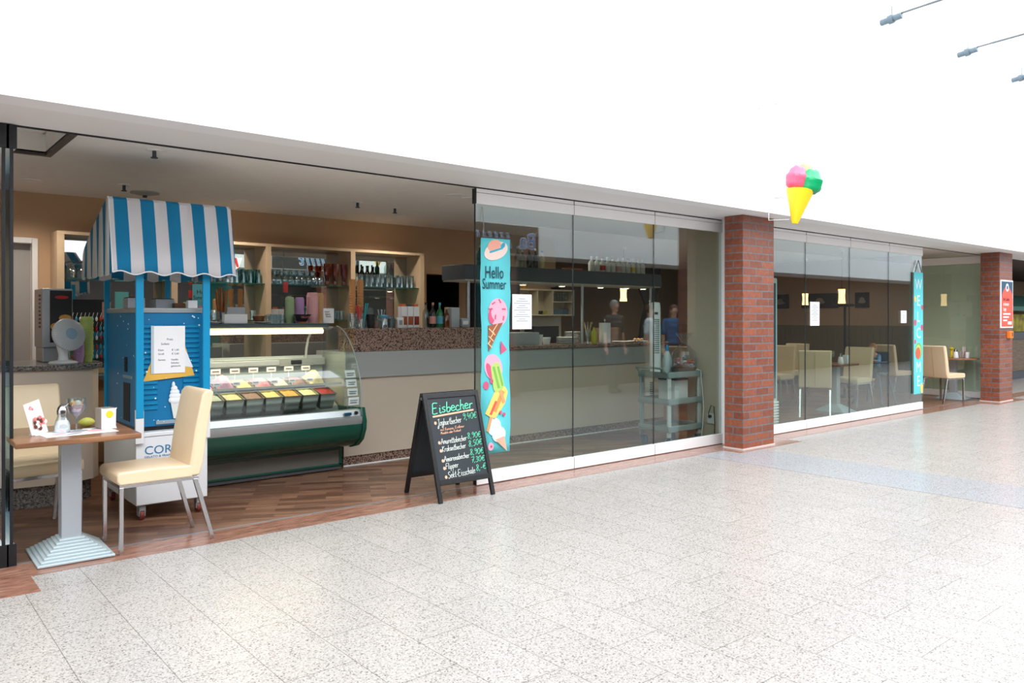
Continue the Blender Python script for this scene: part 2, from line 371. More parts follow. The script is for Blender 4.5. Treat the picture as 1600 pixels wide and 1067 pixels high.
for i in range(3): glass_panel(i+1, xs[i], xs[i+1], names[i])
xs = [8.36, 9.532, 10.706, 11.897, 13.051]
names = ['glass front panel just right of the brick pillar', 'glass front panel with the white price list', 'glass front panel before the dining chairs', 'glass front panel carrying the welcome banner']
for i in range(4): glass_panel(i+4, xs[i], xs[i+1], names[i])
struct(MB().box(4.106, 4.119, -.022, .022, 2.44, 2.57).build("trim_10", M_black))
# folded panels standing at right angles
def side_panel(n, x, y0, y1, label):
    wdt = y1-y0; r = sempty('window_%d' % n, (x, y0, 0)); lab(r, label)
    MB().box(-.006, .006, .004, wdt-.004, .11, 2.445).build('pane', M_glass, r, smooth=False)
    MB().box(-.022, .022, .003, wdt-.003, 2.44, 2.57).build('top_rail', M_alu, r, bevel=.002)
    MB().box(-.022, .022, .003, wdt-.003, .008, .118).build('bottom_rail', M_alu, r, bevel=.002)
    b = MB(); b.box(-.009, .009, -.004, .004, .10, 2.46); b.box(-.024, .024, -.012, .003, .0, .13); b.box(-.026, .026, -.012, .003, 2.44, 2.575)
    lab(b.build('edge_seal', M_black, r, smooth=False), 'black vertical edge seal'); return r
side_panel(8, 15.58, 0.0, 1.18, 'folded glass panel standing open beside the far corner table')
for k, x in enumerate((.708, .668)):
    side_panel(9+k, x, -.02, 1.1, ('folded glass panel parked at the left edge, right one', 'folded glass panel parked at the left edge, left one')[k])
# opposite side of the arcade
struct(MB().box(-6, 40, -5.5, -5.3, 2.585, 3.12).build('wall_opposite_fascia', M_white, smooth=False), 'white fascia beam across the arcade')
struct(MB().box(-6, 40, -6.4, -6.3, 0, 2.6).build('wall_opposite', mat('dark_shop_front', (52, 46, 42), .5), smooth=False), 'dark shop front across the arcade')
struct(MB().box(-6, 40, -6.4, -5.5, 2.585, 2.66).build('ceiling_opposite', M_off, smooth=False))
struct(MB().box(-6, 40, -9, -5.5, 3.05, 3.12).build('ceiling_opposite_roof', M_white, smooth=False))
struct(MB().box(-6.2, -6, -7, 4, 0, 6.4).build('wall_arcade_end', M_white, smooth=False))
# ================================================================ FRONT LEFT TABLE
def taper_col(b, steps, z0):
    z = z0
    for hw, hd, h in steps: b.box(-hw, hw, -hd, hd, z, z+h); z += h
    return z
def cafe_table(label, loc, rotz=0, round_=False, tw=.66, td=.72, group=None):
    t = thing('cafe_table', label, 'table', loc, rotz, group)
    b = MB()
    if round_: b.cyl((0, 0, .715), (0, 0, .74), .42, .42, 32); 
    else: b.box(-tw/2+.01, tw/2+.01, -td/2+.07, td/2+.07, .71, .742)
    b.build('table_top', M_wood, t, bevel=.004)
    MB().box(-.055, .055, -.055, .055, .09, .71).box(-.15, .15, -.15, .15, .70, .71).build('column', M_sil, t, bevel=.004)
    b = MB(); n = 8
    for k in range(n):
        hw = .205-(.205-.07)*k/(n-1); hd = .235-(.235-.08)*k/(n-1)
        b.box(-hw, hw, -hd, hd, .014*k, .014*(k+1)+.001)
    b.build('stepped_base', mat('pale_grey_metal', (176, 190, 194), .4, .2), t, bevel=.004)
    return t
cafe_table('square wood-topped pedestal table with sundae props, nearest the camera', (1.02, .03, 0.004), R(-1))
def chair(label, loc, rotz, group=None, w_=.45, back=.98, mleather=None):
    c = thing('dining_chair', label, 'chair', loc, rotz, group); ml = mleather or M_cream
    b = MB(); b.prism([(-.20, .425), (.235, .425), (.25, .45), (.25, .49), (.235, .505), (0, .51), (-.2, .50)], 'y', -w_/2, w_/2)
    b.build('seat', ml, c, bevel=.018, seg=4)
    b = MB(); pr = [(-.17, .43), (-.245, .43), (-.27, .52), (-.30, .75), (-.335, back-.02), (-.325, back), (-.285, back), (-.262, back-.03), (-.215, .72), (-.19, .55)]
    b.prism(pr, 'y', -w_/2, w_/2); b.build('backrest', ml, c, bevel=.014, seg=3)
    lab(MB().box(-.2705, -.2685, -.002, .002, .52, .53).prism([(-.272, .46), (-.342, back-.03), (-.339, back-.03), (-.268, .46)], 'y', -.003, .003).build('back_seam', mat('seam_thread', (196, 170, 136), .6), c), 'stitched seam down the back')
    b = MB(); b.box(-.24, .235, -w_/2+.01, -w_/2+.03, .405, .427).box(-.24, .235, w_/2-.03, w_/2-.01, .405, .427).box(.215, .235, -w_/2+.03, w_/2-.03, .405, .427)
    b.build('seat_frame', M_chr, c, bevel=.002)
    for sx in (1, -1):
        for sy in (-1, 1):
            b = MB(); y = sy*(w_/2-.02); h = .012
            if sx > 0: b.prism([(.213, .0), (.235, .0), (.235, .41), (.211, .41)], 'y', y-h, y+h)
            else: b.prism([(-.345, 0), (-.322, 0), (-.205, .41), (-.235, .41)], 'y', y-h, y+h)
            b.build('leg', M_chr, c, bevel=.002)
    return c
chair('cream leather chair with chrome legs, back towards the ice cream trolley', (1.475, -.005, .002), R(181), w_=.42)
chair('cream leather chair behind the near table, facing the arcade', (.93, .70, 0), R(-84), w_=.47)
# items on table, top z .746
TZ = .7465
o = MB().prism([(-.2, -.13), (.2, -.15), (.21, .12), (-.19, .13)], 'z', 0, .0012, 0)
for cx, cy, rx, ry, m_ in ((-.1, -.03, .05, .03, 1), (.02, .02, .07, .04, 2), (.11, -.02, .05, .05, 1), (-.03, -.07, .06, .02, 2), (.15, .07, .04, .02, 2)):
    o.prism(ellp(cx, cy, rx, ry, .4), 'z', .0012, .0016, m_)
tag(o.build('placemat', [M_paper, mat('pink_print', (232, 168, 176), .6), mat('grey_print', (150, 148, 156), .6)], smooth=False, loc=(1.05, .03, TZ), rotz=R(8)), 'white paper placemat with pink print on the near table', 'placemat')
c = thing('menu_card', 'leaning pink-white dessert card in a stand on the near table', 'menu card', (.865, .05, TZ), R(24))
T = Matrix.Rotation(R(-16), 4, 'Y')
MB().box(-.05, .05, -.002, .002, .0, .21, 0, T).build('card', mat('pale_pink_card', (244, 226, 222), .5), c)
b = MB()
for i in range(16):
    a = i*2.4; r = .012+.0018*i; b.ell((.012+r*math.cos(a), -.009, .075+r*math.sin(a)*.9), (.011, .004, .014), 8, 5, i % 3, T)
b.build('sundae_picture', [mat('chocolate_print', (92, 48, 40), .5), mat('cream_print', (240, 228, 220), .5), mat('rose_print', (214, 120, 116), .5)], c)
b = MB(); b.box(-.05, .05, -.03, .03, 0, .006); b.box(-.05, .05, .012, .022, 0, .03); b.build('holder', M_white2, c)
text('lettering', 'Eis', mat('pink_ink', (220, 120, 140), .7), c, (-.045-.03, -.0045, .16), .028, (R(90), R(16)*1, 0))
s_ = thing('sugar_dispenser', 'glass sugar pourer with pointed chrome top on the near table', 'sugar dispenser', (.985, .07, TZ))
MB().lathe([(.040, 0), (.045, .01), (.046, .04), (.036, .075), (.027, .10), (.027, .118)], 20).build('jar', M_gl2, s_)
MB().lathe([(.0, .004), (.040, .004), (.043, .012), (.043, .04), (.034, .072), (.0, .078)], 20).build('sugar', M_paper, s_)
MB().lathe([(.029, .112), (.030, .135), (.024, .155), (.012, .17), (.0, .175)], 20).cyl((0, 0, .150), (.03, -.012, .178), .009, .005, 8).build('spout_lid', M_chr, s_)
g_ = thing('sundae_glass', 'stemmed glass of pink ice cream with fruit on the near table', 'sundae glass', (1.075, .13, TZ))
MB().lathe([(.036, 0), (.036, .003), (.006, .009), (.005, .075), (.014, .085), (.045, .115), (.054, .15), (.052, .20), (.050, .20), (.050, .152), (.040, .118), (.004, .09)], 24).build('glass', M_gl2, g_)
MB().lathe([(.0, .092), (.012, .095), (.036, .117), (.046, .145), (.0, .15)], 20).build('ice_cream', mat('pink_ice_cream', (226, 168, 190), .5), g_)
b = MB().ell((-.018, -.012, .168), (.024, .020, .018)).ell((.022, .0, .165), (.02, .02, .015)).ell((.004, -.018, .172), (.018, .018, .017), mi=1).ell((-.03, .01, .160), (.014, .014, .012), mi=2).ell((.034, -.01, .172), (.010, .01, .014), mi=2)
b.build('fruit', [mat('orange_fruit', (240, 160, 50), .45), mat('whipped_cream', (244, 238, 228), .5), mat('dark_berry', (110, 40, 60), .4)], g_)
l = thing('lemon', 'yellow-green lemon lying behind the sundae glass', 'fruit', (1.16, .26, TZ))
MB().ell((0, 0, .03), (.042, .03, .03), 16, 10, f=lambda q: 1+.18*abs(q[0])**6).build('fruit_body', mat('lemon_skin', (206, 206, 96), .5, bump=.2), l)
n_ = thing('napkin_dispenser', 'white and silver napkin dispenser with a yellow badge on the table', 'napkin dispenser', (1.235, .10, TZ), R(10))
MB().box(-.045, .045, -.05, .05, .005, .132).build('casing', mat('satin_steel', (168, 160, 150), .35, .3), n_, bevel=.004)
MB().prism([(-.048, 0), (.048, 0), (.040, .02), (.042, .12), (.048, .135), (.036, .128), (-.036, .128), (-.048, .135)], 'y', -.058, -.05).build('front_plate', M_white2, n_, bevel=.002)
MB().prism(ellp(0, .095, .022, .022), 'y', -.061, -.058).build('badge', mat('yellow_badge', (236, 206, 40), .5), n_)
MB().box(-.038, .038, -.045, .045, .128, .131).build('napkins', M_paper, n_)
# ================================================================ ICE CREAM TROLLEY
x0, x1, y0, y1 = 1.535, 2.035, .57, 1.50
t = thing('ice_cream_trolley', 'white trolley on castors under the blue soft ice machine', 'trolley', ((x0+x1)/2, 1.03, 0))
hw = .25; hd = .465
b = MB(); b.box(-hw, hw, -hd, hd, .115, .60); b.box(-hw-.006, hw+.006, -hd-.006, hd, .60, .632)
b.build('cabinet', M_cab, t, bevel=.006)
text('lettering', 'CORE', mat('blue_ink', (30, 116, 160), .6), t, (-.195, -hd-.0015, .475), .085, off=.0, sx=1.05)
text('lettering', 'GELATO & FRAPPÉ', mat('blue_ink', (30, 116, 160), .6), t, (-.195, -hd-.0015, .45), .022, sx=1.1)
b = MB()
for k in range(6): b.box(-.085+k*.026, -.072+k*.026, -hd-.002, -hd, .405, .443)
b.build('red_stripes', M_red2, t, smooth=False)
for sx in (-1, 1):
    for sy in (-1, 1):
        c = MB(); x = sx*(hw-.05); y = sy*(hd-.06)
        c.box(x-.02, x+.02, y-.02, y+.02, .095, .115); c.box(x-.022, x-.016, y-.03, y+.035, .03, .10); c.box(x+.016, x+.022, y-.03, y+.035, .03, .10); c.box(x-.022, x+.022, y-.03, y+.0, .07, .10)
        co = c.build('castor', M_sil, t, bevel=.002)
        MB().cyl((x-.014, y+.004, .040), (x+.014, y+.004, .040), .040, .040, 20).build('wheel', mat('worn_red_rubber', (130, 56, 48), .6), co)
for sx in (-1, 1):
    MB().box(sx*.232-.028, sx*.232+.028, -hd-.03, -hd-.006, .56, .80).build('post_bracket', M_cab, t, bevel=.002)
for sx in (-1, 1):
    MB().box(sx*.232-.026, sx*.232+.026, -hd-.034, -hd-.012, .74, 2.0).build('canopy_post', M_blue, t, bevel=.003)
for sx in (-1, 1):
    MB().box(sx*.232-.02, sx*.232+.02, hd-.03, hd-.008, .60, 1.85).build('canopy_post', M_blue, t, bevel=.003)
# awning
def stripe(b, a0, a1, fn, first, n, thick):
    pass
Mst = [mat('canopy_blue_cloth', (0, 122, 170), .85, bump=.3, bscale=14), mat('canopy_white_cloth', (214, 212, 216), .85, bump=.3, bscale=14), mat('canopy_trim', (236, 236, 238), .8)]
aw = MB(); XA, XB = -.425, .425
prof_f = [(-.57, 1.765), (-.545, 1.90), (-.50, 2.10), (-.455, 2.28), (-.43, 2.30)]
prof_b = [(-.43, 2.30), (.0, 2.13), (.30, 1.98), (.345, 1.93), (.36, 1.84), (.365, 1.755)]
edges = [XA, XA+.03]+[XA+.03+(XB-XA-.055)/9*k for k in range(1, 10)]+[XB]
def cloth(b, prof, wave):
    for k in range(len(edges)-1):
        a, c_ = edges[k], edges[k+1]; mi = 1 if (k == 0 or k == len(edges)-2) else (0 if k % 2 == 1 else 1); n = 4
        for j in range(n):
            xa = a+(c_-a)*j/n; xb = a+(c_-a)*(j+1)/n
            vs = []
            for x in (xa, xb):
                s = .012*math.sin((x-XA)*2*math.pi/.19)
                for i, (y, z) in enumerate(prof):
                    dx = x*(1.0 if i else 1.0)
                    fl = s if wave == i else 0
                    vs.append((dx, y+(.006*math.sin(x*31+i) if 0 < i < len(prof)-1 else 0), z+fl))
            m_ = len(prof); fs = [(i, i+1, m_+i+1, m_+i) for i in range(m_-1)]
            b.add(vs, fs, mi)
cloth(aw, prof_f, 0); cloth(aw, prof_b, len(prof_b)-1)
for X_ in (XA, XB):
    ys = [-.57+.0935*k for k in range(11)]
    def ztop(y):
        pp = prof_f+prof_b[1:]
        if y <= -.57: return 1.765
        for (a, za), (c_, zc) in zip(pp[:-1], pp[1:]):
            if a <= y <= c_ and c_ > a: return za+(zc-za)*(y-a)/(c_-a)
        return 1.76
    for k in range(10):
        for j in range(3):
            ya = ys[k]+(ys[k+1]-ys[k])*j/3; yb = ys[k]+(ys[k+1]-ys[k])*(j+1)/3
            za, zb = ztop(ya), ztop(yb); h = lambda y: 1.755+.012*math.sin(y*33)
            if za-h(ya) < .005 and zb-h(yb) < .005: continue
            ins = lambda y: X_*(1-.02*math.sin((y+.57)*30))
            aw.add([(ins(ya), ya, min(h(ya), za-.001)), (ins(yb), yb, min(h(yb), zb-.001)), (X_, yb, zb), (X_, ya, za)], [(0, 1, 2, 3)], 0 if k % 2 == 0 else 1)
a_ = aw.build('awning', Mst, t, solid=.004); lab(a_, 'blue and white striped scalloped canopy')
def hem(prof, z_, ph):
    b = MB(); pts = []
    for k in range(73):
        x = XA+(XB-XA)*k/72; pts.append((x, prof[0]-.002, prof[1]+.012*math.sin((x-XA)*2*math.pi/.19)))
    b.tube(pts, .005, 6); return b
hem((-.572, 1.765), 0, 0).build('hem_piping', Mst[2], a_)
MB().tube([(XA, -.57, 1.765), (XA, -.545, 1.90), (XA, -.50, 2.10), (XA, -.455, 2.28), (XA, -.43, 2.30)], .005, 6).build('corner_piping', Mst[2], a_)
# soft ice machine
m_ = thing('soft_ice_machine', 'blue soft ice machine with snowflake print standing on the white trolley', 'ice cream machine', ((x0+x1)/2, 1.05, .633))
W = .235; F_ = -.43; Bk = .43
b = MB(); b.box(-W, W, F_+.012, Bk, .03, .855, 0)
body = b.build('body', [M_blue2], m_, bevel=.006)
b = MB(); b.box(-W+.005, W-.005, F_+.03, Bk-.03, 0, .03); b.build('plinth', M_black, m_)
b = MB(); b.box(-W-.004, W+.004, F_+.004, Bk, .855, .892); lab(b.build('top_rim', M_aluz, m_, bevel=.006), 'metal top rim')
b = MB(); b.box(-W, W, F_+.006, F_+.012, .035, .85)
fp = b.build('front_panel', M_blue2, m_); lab(fp, 'ribbed blue front panel')
b = MB()
for k in range(17):
    z = .15+k*.037
    for s in (-1, 1):
        w1 = .205; w0 = .09 if z < .40 else .05
        b.prism([(F_+.006, z), (F_-.006, z+.006), (F_-.006, z+.024), (F_+.006, z+.03)], 'x', min(s*w0, s*w1), max(s*w0, s*w1))
b.build('rib', mat('rib_blue', (0, 128, 178), .35), fp)
fp_r = [c for c in fp.children][-1]; fp_r['kind'] = 'stuff'
b = MB(); rnd = random.Random(3)
for k in range(34):
    x = rnd.uniform(-.22, .22); z = rnd.uniform(.05, .84)
    r = rnd.choice((.003, .004, .0065)); b.prism(ellp(x, z, r, r, n=8), 'y', F_-.0085, F_-.006 if False else F_-.0065)
for k in range(14):
    y = rnd.uniform(-.4, .1); z = rnd.uniform(.05, .84); r = rnd.choice((.003, .005)); b.prism([(p[0], p[1]) for p in ellp(y, z, r, r, n=8)], 'x', -W-.002, -W)
lab(b.build('snow_print', mat('snow_print', (214, 236, 246), .5), m_), 'white snow dots')['kind'] = 'stuff'
# pictures: waffle + cream tips behind notice, swirl on the lower front
b = MB()
b.prism([(-.19, .36), (.17, .39), (.10, .62), (-.09, .62)], 'y', F_-.008, F_-.0065, 0)
b.prism([(-.12, .45), (-.05, .66), (.0, .45)], 'y', F_-.0095, F_-.008, 1); b.prism([(.03, .47), (.08, .64), (.16, .45)], 'y', F_-.0095, F_-.008, 1)
lab(b.build('cone_picture', [mat('waffle_yellow', (226, 178, 74), .6), mat('cream_white', (232, 236, 240), .6)], m_), 'yellow waffle cone picture')
b = MB()
for cx, cz, rx, rz in ((.03, .215, .045, .03), (.032, .245, .042, .028), (.03, .272, .034, .026), (.026, .298, .024, .024), (.02, .325, .012, .026)):
    b.ell((cx, F_-.004, cz), (rx, .012, rz), 16, 8)
lab(b.build('swirl_picture', mat('cream_white', (232, 236, 240), .6), m_), 'white soft ice swirl')
b = MB(); b.prism([(.0, .20), (.06, .20), (.045, .08), (.02, .08)], 'y', F_-.009, F_-.004); b.build('cone_picture', mat('pale_cone', (216, 220, 214), .6), m_)
MB().box(-.10, .10, F_-.004, F_+.006, .045, .072).build('maker_plate', mat('plate_grey', (140, 156, 166), .4), m_)
nt_ = MB(); nt_.box(-.118, .10, F_-.014, F_-.012, .415, .76); nb = nt_.build('notice', M_paper, m_); lab(nb, 'white paper price notice in a plastic sleeve')
MB().box(-.138, -.118, F_-.0135, F_-.0122, .413, .762).build('sleeve_edge', mat('sleeve', (190, 204, 214), .3), nb)
for s, x, z, sz in (('Preis', -.03, .655, .022), ('Softeis', -.07, .622, .022), ('Klein', -.09, .578, .019), ('€ 1,60', .005, .578, .019), ('Groß', -.09, .55, .019), ('€ 2,60', .005, .55, .019), ('Sorten', -.09, .507, .019), ('Vanille', .0, .507, .019), ('Schoko', .0, .483, .019), ('gemischt', .0, .46, .019)):
    text('lettering', s, M_ink, nb, (x, F_-.0148, z), sz)
# left side details
b = MB(); b.box(-W-.004, -W, -.27, -.10, .06, .34); lab(b.build('side_opening', mat('dark_recess', (8, 14, 24), .6), m_), 'dark side opening')
b = MB(); b.box(-W-.006, -W, -.20, -.14, .42, .53)
for k in range(4): b.box(-W-.008, -W-.006, -.20, -.14, .435+k*.024, .447+k*.024)
b.build('side_grille', mat('dark_recess', (8, 14, 24), .6), m_)
MB().box(-W-.008, -W, -.33, -.10, .375, .395).build('side_sticker', mat('sticker_grey', (120, 150, 160), .5), m_)
# grey boxes on top of the machine
for k, (x, y, w1, h1) in enumerate(((1.62, .95, .12, .075), (1.84, 1.0, .14, .07))):
    t = tag(MB().box(-w1/2, w1/2, -.07, .07, 0, h1).box(-w1/2+.005, w1/2-.005, -.065, .065, h1, h1+.006, 1).build('storage_box', [M_sil, M_rub], bevel=.003, loc=(x, y, 1.5255)), ('grey metal box at the left on the blue machine', 'grey metal box in the middle on the blue machine')[k], 'box', 'boxes on the soft ice machine')
o = MB().box(-.035, .035, -.02, .02, 0, .06).build('sign_card', M_paper, bevel=.002, loc=(1.99, .78, 1.5255)); tag(o, 'small white card at the right corner of the blue machine', 'card')
o = MB().box(-.04, .04, -.03, .03, 0, .04).build('wooden_box', mat('brown_wood', (120, 78, 50), .5), bevel=.002, loc=(1.93, .9, 1.5255)); tag(o, 'small brown wooden box on the blue machine', 'box')
# ================================================================ LEFT COUNTER
cb = thing('service_counter', 'curved beige counter with grey granite top at the left', 'counter', (0, 0, 0))
front = [(-.5, 1.62), (.4, 1.60), (.8, 1.52), (1.0, 1.49), (1.2, 1.47), (1.36, 1.50), (1.47, 1.56), (1.53, 1.66), (1.55, 1.8), (1.56, 2.45)]
def off(pts, d): return [(x-d*(0.2 if x < 1.4 else 1), y+d*(1 if x < 1.5 else .3)) for x, y in pts]
b = MB(); b.prism(off(front, .0)+[(-.5, 2.45)], 'z', .17, 1.05); b.build('panel', M_beige, cb, ang=25)
b = MB(); b.prism(off(front, .05)+[(-.5, 2.45)], 'z', 0, .17); lab(b.build('plinth', M_speckg, cb, ang=25), 'speckled granite plinth')
b = MB(); b.prism(off(front, -.03)+[(-.5, 2.45)], 'z', 1.05, 1.09); lab(b.build('worktop', M_speckg, cb, bevel=.004, ang=25), 'grey speckled granite worktop')
LZ = 1.091
f = thing('desk_fan', 'white round desk fan on the left counter', 'fan', (1.27, 1.62, LZ), R(20))
MB().lathe([(.10, 0), (.105, .008), (.09, .02), (.04, .028), (.0, .03)], 24).build('base', M_white2, f)
MB().lathe([(.04, .02), (.032, .07), (.045, .13), (.05, .17), (.03, .19), (.0, .19)], 16).build('neck', M_white2, f)
T = Matrix.Translation((0, -.03, .22)) @ Matrix.Rotation(R(78), 4, 'X')
MB().lathe([(0, -.10), (.045, -.095), (.055, -.04), (.05, 0)], 20, T=T).build('motor', M_white2, f)
b = MB(); b.lathe([(.05, .0), (.10, .01), (.125, .03), (.13, .045), (.125, .06), (.10, .075), (.05, .085)], 28, T=T)
b.build('cage', mat('fan_cage', (196, 200, 204), .4), f)
b = MB()
for k in range(40):
    a = 2*math.pi*k/40; b.tube([(.045*math.cos(a), .045*math.sin(a), .088), (.10*math.cos(a), .10*math.sin(a), .079), (.129*math.cos(a), .129*math.sin(a), .055)], .0012, 4, T=T)
b.build('grille', M_white2, f)
MB().lathe([(0, .096), (.042, .094), (.045, .085)], 20, T=T).build('hub_badge', mat('hub_blue_grey', (150, 180, 198), .4), f)
# juicer / crepe machine box
j = thing('waffle_machine', 'tall grey dispenser with food pictures on the left counter', 'dispenser', (1.30, 2.0, LZ))
b = MB(); b.box(-.13, .09, -.10, .25, .12, .60); b.box(-.12, .08, -.06, .25, 0, .12); b.build('casing', M_sil, j, bevel=.006)
b = MB(); b.box(-.075, .085, -.104, -.10, .16, .585, 0)
pz = MB(); b.build('front_panel', M_black, j)
b = MB()
b.prism(ellp(.035, .36, .045, .028), 'y', -.108, -.104, 0); b.prism(ellp(-.035, .29, .036, .03), 'y', -.108, -.104, 0); b.prism(ellp(.04, .23, .035, .02), 'y', -.108, -.104, 1); b.prism(ellp(-.02, .20, .04, .02), 'y', -.108, -.104, 2)
b.build('food_picture', [mat('golden_food', (206, 150, 66), .6), mat('yellow_food', (186, 180, 70), .6), mat('red_food', (150, 70, 50), .6)], j)
b = MB(); b.prism(ellp(.01, .53, .05, .014), 'y', -.107, -.104); b.build('logo_picture', mat('red_logo', (180, 34, 34), .6), j)
b = MB()
for k in range(9):
    for q in range(2): b.box(-.133, -.13, -.04+q*.05, -.01+q*.05, .28+k*.032, .296+k*.032)
b.build('vent_holes', M_black, j)
def cup_stack(name, label, loc, n, r0, r1, pitch, m, group=None, cat='cup stack', h0=None):
    b = MB(); z = 0
    h0 = h0 or pitch*2.5
    prof = [(r0, 0)]
    for k in range(n):
        prof += [(r0+(r1-r0)*.8, h0+k*pitch-.004), (r1, h0+k*pitch-.003), (r1, h0+k*pitch), (r0+(r1-r0)*.8, h0+k*pitch+.001)]
    prof += [(r1*.8, h0+n*pitch)]
    b.lathe(prof, 18); o = b.build(name, m, loc=loc); tag(o, label, cat, group); return o
M_lime = mat('lime_paper', (176, 196, 110), .6); M_lil = mat('lilac_paper', (190, 150, 196), .6); M_pnk = mat('pink_paper', (226, 168, 170), .6); M_mint = mat('mint_paper', (160, 186, 140), .6)
cup_stack('paper_cup_stack', 'taller stack of lime green ice cream cups by the blue machine', (1.475, 1.80, LZ), 13, .036, .05, .024, M_lime, 'cup stacks on the left counter')
cup_stack('paper_cup_stack', 'shorter stack of lime green cups behind the desk fan', (1.45, 2.05, LZ), 11, .03, .042, .024, M_lime, 'cup stacks on the left counter')
cup_stack('paper_cup_stack', 'short stack of lilac pink cups beside the desk fan', (1.40, 1.72, LZ), 5, .03, .04, .022, M_lil, 'cup stacks on the left counter')
# display of small things behind the fan (spoons, straws, decorations)
ds = thing('lolly_display', 'blue and red lolly display board behind the desk fan', 'display rack', (1.66, 2.58, 1.0))
MB().box(-.17, .17, .0, .03, 0, .62).box(-.17, .17, -.12, .0, 0, .03).box(-.17, .17, -.06, .0, .22, .25).box(-.17, .17, -.03, .0, .42, .44).build('board', M_black, ds)
MB().box(-.165, .165, -.004, 0, .08, .32).build('blue_backing', mat('bright_blue_card', (20, 120, 170), .4), ds)
cols = [M_red2, mat('cyan_wrap', (60, 170, 210), .3), M_paper, M_red2]
b = MB()
for r_ in range(5):
    for k in range(10):
        x = -.15+k*.033; z = .10+r_*.085; b.ell((x, -.03-.01*(r_ < 2), z), (.011, .01, .022), 8, 6, (k+r_*2) % 4)
        b.cyl((x, -.03, z+.02), (x+.01, -.03, z+.06), .0018, n=5, mi=2)
lab(b.build('lollies', cols, ds), 'red, blue and white wrapped lollies'); ds.children[-1]['kind'] = 'stuff'
MB().box(.10, .17, -.01, -.002, .44, .60).build('picture_card', mat('pink_yellow_card', (214, 150, 130), .6, noise=.3, nscale=30), ds)
# ================================================================ DISPLAY CASE
v = thing('ice_cream_display_case', 'dark green refrigerated ice cream counter with curved glass front', 'display case', (2.05, 0, 0))
L = 1.60
def arc(cy, cz, r, a0, a1, n): return [(cy+r*math.cos(R(a0+(a1-a0)*i/n)), cz+r*math.sin(R(a0+(a1-a0)*i/n))) for i in range(n+1)]
body = [(1.42, .23), (1.30, .235), (1.20, .265), (1.12, .33), (1.075, .42), (1.072, .47), (1.10, .475), (1.10, .5), (1.95, .5), (1.95, .23)]
lab(MB().prism(body, 'x', 0, L-.03).build('bumper', M_green, v, ang=25), 'dark green convex front panel')
endp = [(1.42, .225), (1.30, .225), (1.19, .255), (1.105, .32), (1.055, .42), (1.048, .50), (1.07, .56), (1.085, .62), (1.13, .62), (1.5, .60), (1.95, .60), (1.95, .225)]
lab(MB().prism(endp, 'x', L-.03, L+.01).build('end_panel', M_green, v, bevel=.005), 'dark green end panel')
lab(MB().prism([(1.078, .47), (1.066, .50), (1.066, .535), (1.10, .545), (1.12, .60), (1.16, .605), (1.16, .47)], 'x', 0, L-.03).build('front_rail', M_aluz, v), 'brushed aluminium front rail')
MB().box(L-.20, L-.13, 1.085, 1.099, .555, .58).build('thermometer', mat('lcd_blue', (20, 70, 100), .3), v)
MB().cyl((L-.075, 1.12, .572), (L-.075, 1.09, .572), .016).build('control_knob', M_black, v)
b = MB(); b.box(0, L-.07, 1.40, 1.92, .045, .235); b.box(0, L-.07, 1.385, 1.40, .195, .235); b.box(L-.10, L-.07, 1.385, 1.40, .05, .2); b.box(0, L-.07, 1.385, 1.40, .045, .068)
lab(b.build('base', M_green, v, bevel=.003), 'green base')
mg, nt, bb = base('perforated_steel'); tc = N(nt, 'ShaderNodeTexCoord'); vv = N(nt, 'ShaderNodeTexVoronoi'); vv.inputs['Scale'].default_value = 85; vv.inputs['Randomness'].default_value = 0
nt.links.new(tc.outputs['Object'], vv.inputs[0]); nt.links.new(ramp(nt, vv.outputs['Distance'], [(.3, (30, 30, 30)), (.42, (112, 110, 104))]), bb.inputs[0]); bb.inputs['Roughness'].default_value = .4
MB().box(0, L-.1, 1.392, 1.40, .068, .195).build('perforated_grille', mg, v)
MB().box(0, L-.07, 1.37, 1.41, .232, .24).build('trim_strip', M_aluz, v)
MB().box(0, L-.07, 1.40, 1.46, 0.012, .045).build('kick_rail', M_rub, v)
for fx in (.4, .8, 1.45): MB().cyl((fx, 1.45, 0), (fx, 1.45, .05), .018).build('foot', M_black, v)
# tank and interior
b = MB(); b.box(0, L-.03, 1.16, 1.22, .5, .58); b.box(0, L-.03, 1.88, 1.95, .5, 1.08); b.box(0, L-.03, 1.16, 1.95, .49, .5)
b.prism([(1.52, .5), (1.95, .5), (1.95, .78), (1.55, .6)], 'x', 0, L-.03)
lab(b.build('tank', mat('tank_grey', (150, 160, 160), .4), v), 'grey inner tank')
b = MB(); b.box(0, L-.02, 1.84, 1.90, .985, 1.06); lab(b.build('rear_sill', M_aluz, v, bevel=.003), 'aluminium rear sill')
MB().box(.1, 1.1, 1.833, 1.841, .995, 1.045).build('sill_handle', M_sil, v, bevel=.006)
MB().box(1.22, 1.33, 1.834, 1.841, 1.0, 1.04).build('thermostat', M_black, v)
# curved glass
gp = [(1.115, .60)]+[(1.115+.003*math.sin(i), .60+.05*i) for i in range(1, 3)]
gp = [(1.112, .60), (1.104, .68), (1.105, .76), (1.118, .85), (1.145, .94), (1.19, 1.04), (1.25, 1.14), (1.325, 1.23), (1.42, 1.31), (1.52, 1.36), (1.60, 1.372)]
def sheet(prof, xa, xb, th):
    b = MB(); vs = []
    for x in (xa, xb):
        vs += [(x, y, z) for y, z in prof]
    n = len(prof); b.add(vs, [(i, i+1, n+i+1, n+i) for i in range(n-1)]); return b
lab(sheet(gp, 0, L-.03, 0).build('front_glass', M_glass, v, ang=60), 'curved front glass')
sg = gp+[(1.86, 1.372), (1.9, 1.0), (1.9, .6)]
b = MB(); b.add([(L-.02, y, z) for y, z in sg], [tuple(range(len(sg)))]); lab(b.build('side_glass', M_glass, v, smooth=False), 'glass end pane')
